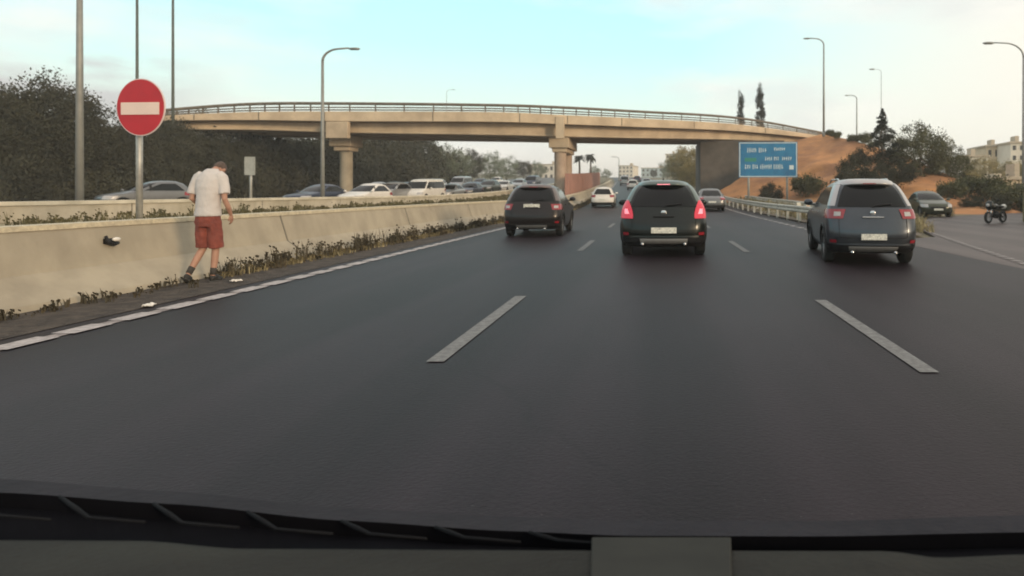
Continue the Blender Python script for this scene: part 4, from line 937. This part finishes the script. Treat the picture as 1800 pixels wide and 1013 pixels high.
def pl4(r):
    t = r.random(); y = 20 + 34 * t; return 6.5 + r.random() * (2.2 + 3 * max(0, 1 - abs(y - 32) / 14)), y
weeds('dry_grass', pl4, 1500, WD2, 5, .15, .5, 'straw coloured grass on the island by the guardrails')
weeds('dry_grass', lambda r: (r.uniform(9, 16), r.uniform(33, 38)), 300, WD2, 6, .2, .6, 'straw coloured grass at the foot of the orange slope')

def rock(x, y, s, m, label, seed, name='stone', cat='stone', group=None, z=0, flat=.55):
    r = random.Random(seed); b = MB(); b.ball((0, 0, 0), (s, s * .8, s * flat), 12, 8); b.v = [tuple(Vector(v) * (1 + .28 * noise.noise(Vector(v) / s * 1.3 + Vector((seed, 0, 0))))) for v in b.v]
    o = b.build(name, m, smooth=True); o.location = (x, y, T(x, y) + s * flat * .6 + z); o.rotation_euler = (0, 0, r.uniform(0, 6)); tag(o, label, cat, group)
STN = mat('pale_stone', (.50, .45, .37), .9, vscale=4, col2=(.32, .28, .23), bump=.5, bscale=10)
rr_ = random.Random(9)
for k in range(34):
    y = 21 + 26 * rr_.random(); x = 6.75 + rr_.random() * 2.2; rock(x, y, rr_.uniform(.14, .34), STN, 'pale stone lying in the rubble between the two guardrails', k, group='stones between the guardrails')
WHT = mat('litter_white', (.78, .74, .68), .6, var=.15, vscale=8)
def crumple(x, y, s, m, label, seed, name='litter', cat='litter'):
    b = MB(); P = []; n = 7
    for i in range(n):
        for j in range(n):
            u, v = i / (n - 1) - .5, j / (n - 1) - .5; P.append((u * s * 1.5, v * s, s * .25 * (noise.noise(Vector((u * 4 + seed, v * 4, 0))) + .8 - (u * u + v * v))))
    b.grid(P, n, n); o = b.build(name, m, smooth=False); o.location = (x, y, T(x, y) + .02); o.rotation_euler = (0, 0, seed); so_ = o.modifiers.new('thick', 'SOLIDIFY'); so_.thickness = .01; tag(o, label, cat)
def gy(q): return F * CH / (q - HY)
def gp(p, q, dz=0): y = F * (CH - dz) / (q - HY); return px(p, y), y
x, y = gp(415, 493, .05); crumple(x, y, .085, WHT, 'crumpled white litter by the weeds right of the person', 1)
x, y = gp(262, 540); crumple(x, y, .10, WHT, 'white scrap of litter beside the edge line left of the person', 2)
y = 8.2; x = uw(y) + .10; root = empty('wall_bracket', (x, y, .69), 0, 'small dark bracket with a pale cap fixed to the tall barrier left of the person', 'bracket')
b = MB(); b.tube([(0, -.09, .05), (.03, -.09, -.03), (.03, 0, -.065), (.03, .07, -.05)], [.018, .026, .026, .018], 10); b.box((.0, -.02, -.02), (.05, .16, .07)); b.build('holder', PLAS, root, smooth=True)
b = MB(); b.ball((.045, .02, .0), (.03, .06, .028), 12, 8); b.build('cap', WHT, root, smooth=True)

# ------------------------------------------------------------------ the person
pxx, pyy = px(366, 8.9), 8.9; zp = T(pxx, pyy)
person = empty('person', (pxx, pyy, zp), R(4), 'person in a white t-shirt and rust red shorts walking away along the verge, head bowed', 'person'); person.scale = (.85, .92, 1)
SKIN = mat('skin', (.42, .235, .165), .6, vscale=5, col2=(.36, .19, .13)); HAIR = mat('short_dark_hair', (.11, .075, .06), .8, var=.4, vscale=30)
def remesh(o, v, sm=4):
    m = o.modifiers.new('rm', 'REMESH'); m.mode = 'VOXEL'; m.voxel_size = v; m.use_smooth_shade = True
    if sm: s = o.modifiers.new('sm', 'SMOOTH'); s.iterations = sm; s.factor = .5
    return o
def limb(b, pts, rad, seg=14):
    b.tube(pts, rad, seg)
    b.ball(pts[0], rad[0], 12, 8); b.ball(pts[-1], rad[-1], 12, 8)
b = MB()
def ell(b, rings, seg=24):
    P = []
    for (cx, cy, cz, rx, ry) in rings:
        for k in range(seg): a = 2 * math.pi * k / seg; P.append((cx + rx * math.cos(a), cy + ry * math.sin(a), cz))
    n = len(rings); b.grid(P, n, seg, True); b.add(P[:seg], [tuple(range(seg))]); b.add(P[-seg:], [tuple(range(seg))])
ell(b, [(0, 0, .86, .15, .11), (0, 0, .95, .165, .115), (0, .01, 1.08, .14, .10), (0, .02, 1.22, .155, .105), (0, .035, 1.38, .175, .11), (0, .06, 1.52, .17, .09), (0, .08, 1.60, .09, .065)])
limb(b, [(0, .08, 1.54), (0, .14, 1.60), (0, .19, 1.63)], [.075, .06, .055])                       # neck
hm = Matrix.Rotation(R(-68), 3, 'X')                                                                # bowed head
hc = Vector((0, .29, 1.635))
b.ball(hc, (.076, .098, .105), 20, 14, rot=hm); b.ball(hc + hm @ Vector((0, .03, -.06)), (.058, .07, .07), 16, 10, rot=hm)
b.ball(hc + hm @ Vector((0, .105, -.015)), (.014, .022, .026), 8, 6, rot=hm); b.ball(hc + hm @ Vector((0, .092, -.065)), (.028, .015, .010), 8, 6, rot=hm)
for s in (-1, 1): b.ball(hc + hm @ Vector((s * .078, .0, -.01)), (.012, .022, .034), 10, 8, rot=hm)
armL = [(-.185, .06, 1.54), (-.235, .02, 1.39), (-.265, .0, 1.21), (-.235, .12, 1.13), (-.175, .25, 1.09)]
armR = [(.185, .06, 1.54), (.235, .03, 1.39), (.272, -.01, 1.20), (.295, .05, 1.08), (.285, .13, .97)]
for a in (armL, armR): limb(b, a, [.048, .048, .042, .040, .027])
def hand(b, wr, dirn, pn, side):
    d = Vector(dirn).normalized(); n = Vector(pn).normalized(); c = d.cross(n).normalized() * side
    w0 = Vector(wr); pc = w0 + d * .045
    rot = Matrix((c, d, n)).transposed(); b.ball(pc, (.040, .052, .018), 12, 8, rot=rot)
    for k, (o_, l) in enumerate(((-.030, .068), (-.010, .078), (.010, .073), (.029, .056))):
        p0 = w0 + d * .085 + c * o_; p1 = p0 + d * l * .45 + n * .008; p2 = p1 + d * l * .28 + n * .016; p3 = p2 + d * l * .2 + n * .02
        b.tube([p0 - d * .02, p0, p1, p2, p3], [.0095, .0095, .009, .008, .0065], 8)
    p0 = w0 + d * .03 - c * .034; b.tube([w0 + d * .02 - c * .02, p0, p0 + d * .03 - c * .02 + n * .008, p0 + d * .055 - c * .024 + n * .018], [.013, .012, .011, .008], 8)
hand(b, armR[-1], (-.05, .35, -.9), (-.9, .1, .1), 1); hand(b, armL[-1], (.5, .8, -.2), (.2, .1, -.95), -1)
legL = [(-.085, 0, .90), (-.10, .03, .70), (-.115, .05, .49), (-.155, -.05, .33), (-.20, -.17, .135)]
legR = [(.085, 0, .90), (.085, .04, .70), (.075, .07, .48), (.07, .05, .30), (.06, .02, .09)]
limb(b, legL, [.095, .082, .056, .053, .036]); limb(b, legR, [.095, .082, .056, .053, .036])
remesh(b.build('body', SKIN, person, smooth=True), .0075, 3)
for s in (-1, 1):
    q = MB(); q.ball(hc + hm @ Vector((s * .030, .086, .012)), .012, 8, 6); q.build('eye', mat('eye_white', (.7, .68, .65), .3), person, smooth=True)
q = MB(); q.ball(hc + hm @ Vector((0, -.012, .022)), (.084, .106, .106), 20, 14, rot=hm); q.ball(hc + hm @ Vector((0, -.075, -.03)), (.062, .04, .06), 14, 10, rot=hm); q.build('hair', HAIR, person, smooth=True)
# t-shirt
b = MB(); ell(b, [(0, -.005, .95, .200, .150), (0, -.005, .99, .202, .15), (0, 0, 1.08, .188, .14), (0, .01, 1.24, .185, .138), (0, .02, 1.38, .20, .142), (0, .035, 1.48, .205, .13), (0, .055, 1.56, .175, .105), (0, .08, 1.615, .115, .08), (0, .10, 1.64, .08, .065)], 36)
for s in (-1, 1): b.tube([(s * .13, .06, 1.54), (s * .19, .055, 1.50), (s * .24, .03, 1.38), (s * .262, .01, 1.27)], [.088, .090, .080, .082], 18)
SHIRT = mat('white_cotton', (.56, .52, .50), .9, vscale=4, col2=(.53, .49, .47), bump=.3, bscale=9); o = remesh(b.build('t_shirt', SHIRT, person, smooth=True), .011, 5)
tx = bpy.data.textures.new('folds', 'CLOUDS'); tx.noise_scale = .13; dm = o.modifiers.new('folds', 'DISPLACE'); dm.texture = tx; dm.strength = .02; dm.mid_level = .5
# shorts
b = MB(); ell(b, [(0, 0, .80, .17, .125), (0, 0, .90, .19, .135), (0, 0, .985, .182, .13)], 30)
b.tube([(-.092, 0, .88), (-.10, .025, .70), (-.112, .045, .50)], [.105, .108, .112], 20); b.tube([(.092, 0, .88), (.09, .035, .70), (.082, .06, .49)], [.105, .108, .112], 20)
SHORTS = mat('rust_red_cotton', (.26, .065, .045), .9, vscale=5, col2=(.17, .045, .035), bump=.6, bscale=10); o = remesh(b.build('shorts', SHORTS, person, smooth=True), .011, 4)
dm = o.modifiers.new('folds', 'DISPLACE'); dm.texture = tx; dm.strength = .035; dm.mid_level = .5
def shoe(ank, pitch, yaw):
    b = MB(); rot = Matrix.Rotation(yaw, 3, 'Z') @ Matrix.Rotation(pitch, 3, 'X'); a = Vector(ank)
    b.ball(a + rot @ Vector((0, .0, -.04)), (.045, .06, .055), 14, 9, rot=rot); b.ball(a + rot @ Vector((0, .10, -.055)), (.048, .11, .036), 16, 9, rot=rot); b.ball(a + rot @ Vector((0, .06, -.03)), (.042, .08, .045), 14, 9, rot=rot)
    o = remesh(b.build('shoe', mat('black_trainers', (.025, .024, .022), .7, var=.3), person, smooth=True), .008, 2)
    q = MB(); q.ball(a + rot @ Vector((0, .055, -.082)), (.05, .155, .014), 18, 6, rot=rot); q.build('sole', mat('dark_sole', (.05, .05, .048), .8), o, smooth=True)
shoe((-.205, -.18, .125), R(-28), R(8)); shoe((.06, .02, .09), 0, R(-5))
q = MB(); q.tube([(-.178, -.115, .225), (-.20, -.165, .14)], [.050, .044], 14); q.build('sock', mat('dark_sock', (.05, .045, .04), .9), person, smooth=True)
q = MB(); q.tube([(.064, .035, .20), (.06, .02, .10)], [.048, .042], 14); q.build('sock', MATS['dark_sock'], person, smooth=True)

# ------------------------------------------------------------------ the camera vehicle's cowl and dashboard
dash = empty('vehicle_dashboard', (0, .8, .85), 0, 'dark dashboard and windscreen cowl of the vehicle the picture is taken from', 'dashboard'); dash.location = (0, 0, 0)
def curve(tab, p):
    for (a, b_), (c, e) in zip(tab, tab[1:]):
        if p <= c: t = (p - a) / (c - a); t = t * t * (3 - 2 * t) * .5 + t * .5; return b_ + (e - b_) * t
    return tab[-1][1]
topc = [(-400, 822), (0, 842), (300, 864), (600, 893), (900, 909), (1100, 915), (1450, 916), (1800, 906), (2300, 880)]
blkc = [(-400, 850), (0, 866), (300, 886), (600, 915), (900, 934), (1100, 942), (1450, 943), (1800, 936), (2300, 915)]
dsh = [(-400, 950), (0, 950), (250, 951), (420, 965), (1000, 968), (1560, 969), (1650, 981), (1800, 975), (2300, 960)]
PS = [-400 + 30 * i for i in range(91)]
def row(tab, d0, dz=0, dq=0): return [Vector((px(p, d0 + .0), d0, pz(curve(tab, p) + dq, d0) + dz)) for p in PS]
def sheet(rows, nm, m, par, sm=True):
    b = MB(); P = [v for r_ in rows for v in r_]; b.grid(P, len(rows), len(rows[0])); return b.build(nm, m, par, smooth=sm, fix=False)
D_STR = mat('cowl_grey', (.034, .032, .038), .8, spec=.1, vscale=9, col2=(.026, .025, .030), bump=.2, bscale=50); D_BLK = mat('cowl_black', (.006, .006, .008), .9, spec=.04, var=.4, vscale=6); D_TOP = mat('dashboard_grey', (.042, .041, .036), .8, spec=.1, vscale=2.5, col2=(.028, .026, .024), bump=.25, bscale=90)
r0 = row(topc, .90, 0, 0); r0b = [v + Vector((0, .01, -.04)) for v in r0]; r1 = row(blkc, .84)
sheet([r0b, r0, r1], 'windscreen_seal', D_STR, dash, False)
r2 = [v + Vector((0, .0, -.021)) for v in r1]; r3 = row(dsh, .76, -.012); sheet([[v + Vector((0, .0, -.001)) for v in r1], r2, r3, [v + Vector((0, -.1, -.05)) for v in r3]], 'cowl_grille', D_BLK, dash, False)
q = MB()
for i, p in enumerate(range(-60, 1000, 165)):       # ribs across the grille
    f0, f1 = (curve(blkc, p) + 1), (curve(dsh, p + 60) - 4)
    a = Vector((px(p, .838), .838, pz(f0, .838))); c = Vector((px(p + 50, .80), .80, pz((f0 + f1) / 2, .80))); e = Vector((px(p + 150, .775), .775, pz((f0 + f1) / 2 + 8, .775)))
    q.tube([a, a.lerp(c, .6) , c, e], [.0022, .003, .0022, .0015], 6)
q.build('grille_rib', mat('rib_black', (.011, .011, .013), .8, var=.3, spec=.1), dash, smooth=True)
r4 = row(dsh, .75); r4a = [v + Vector((0, .006, -.012)) for v in r4]; r4b = row(dsh, .735, 0, 5); r5 = row(dsh, .62, 0, 60); r6 = row(dsh, .50, -.0, 150)
sheet([r4a, r4, r4b, r5, r6, [v + Vector((0, -.05, -.2)) for v in r6]], 'dashboard_top', D_TOP, dash, True)
ms = MB()
def quadblock(pa, pb, qa, qb, d0, th):
    x0, x1 = px(pa, d0), px(pb, d0); d1 = .60; za, zb_ = pz(qa, d0), pz(1028, d1); return [(x0, d0, za), (x1, d0, za), (px(pb + 2, d1), d1, zb_), (px(pa - 2, d1), d1, zb_)]
A4 = quadblock(1040, 1285, 944, 1060, .80, 0); ms.add(A4 + [(v[0], v[1], v[2] - .02) for v in A4], [(0, 1, 2, 3), (7, 6, 5, 4), (0, 4, 5, 1), (1, 5, 6, 2), (2, 6, 7, 3), (3, 7, 4, 0)])
bevel(ms.build('device_mount', mat('mount_grey', (.046, .045, .040), .8, spec=.1, vscale=6, col2=(.034, .033, .030)), dash), .002)
for pa in (1041, 1270):
    q = MB(); x0 = px(pa, .80); q.box((x0 + .006, .762, pz(985, .762) + .008), (.009, .07, .006)); 

# ------------------------------------------------------------------ haze
b = MB(); b.box((0, 400, 9.7), (1500, 900, 25)); hz = b.build('haze', mat('haze_shell', (1, 1, 1)))
hm_ = bpy.data.materials.new('haze_air'); hm_.use_nodes = True; t = hm_.node_tree; t.nodes.clear(); vo = t.nodes.new('ShaderNodeVolumePrincipled'); mo = t.nodes.new('ShaderNodeOutputMaterial')
vo.inputs['Color'].default_value = (.93, .94, .92, 1); vo.inputs['Density'].default_value = .0010; vo.inputs['Anisotropy'].default_value = 0; t.links.new(vo.outputs[0], mo.inputs['Volume'])
hz.data.materials.clear(); hz.data.materials.append(hm_); hz['kind'] = 'stuff'; hz.display_type = 'WIRE'
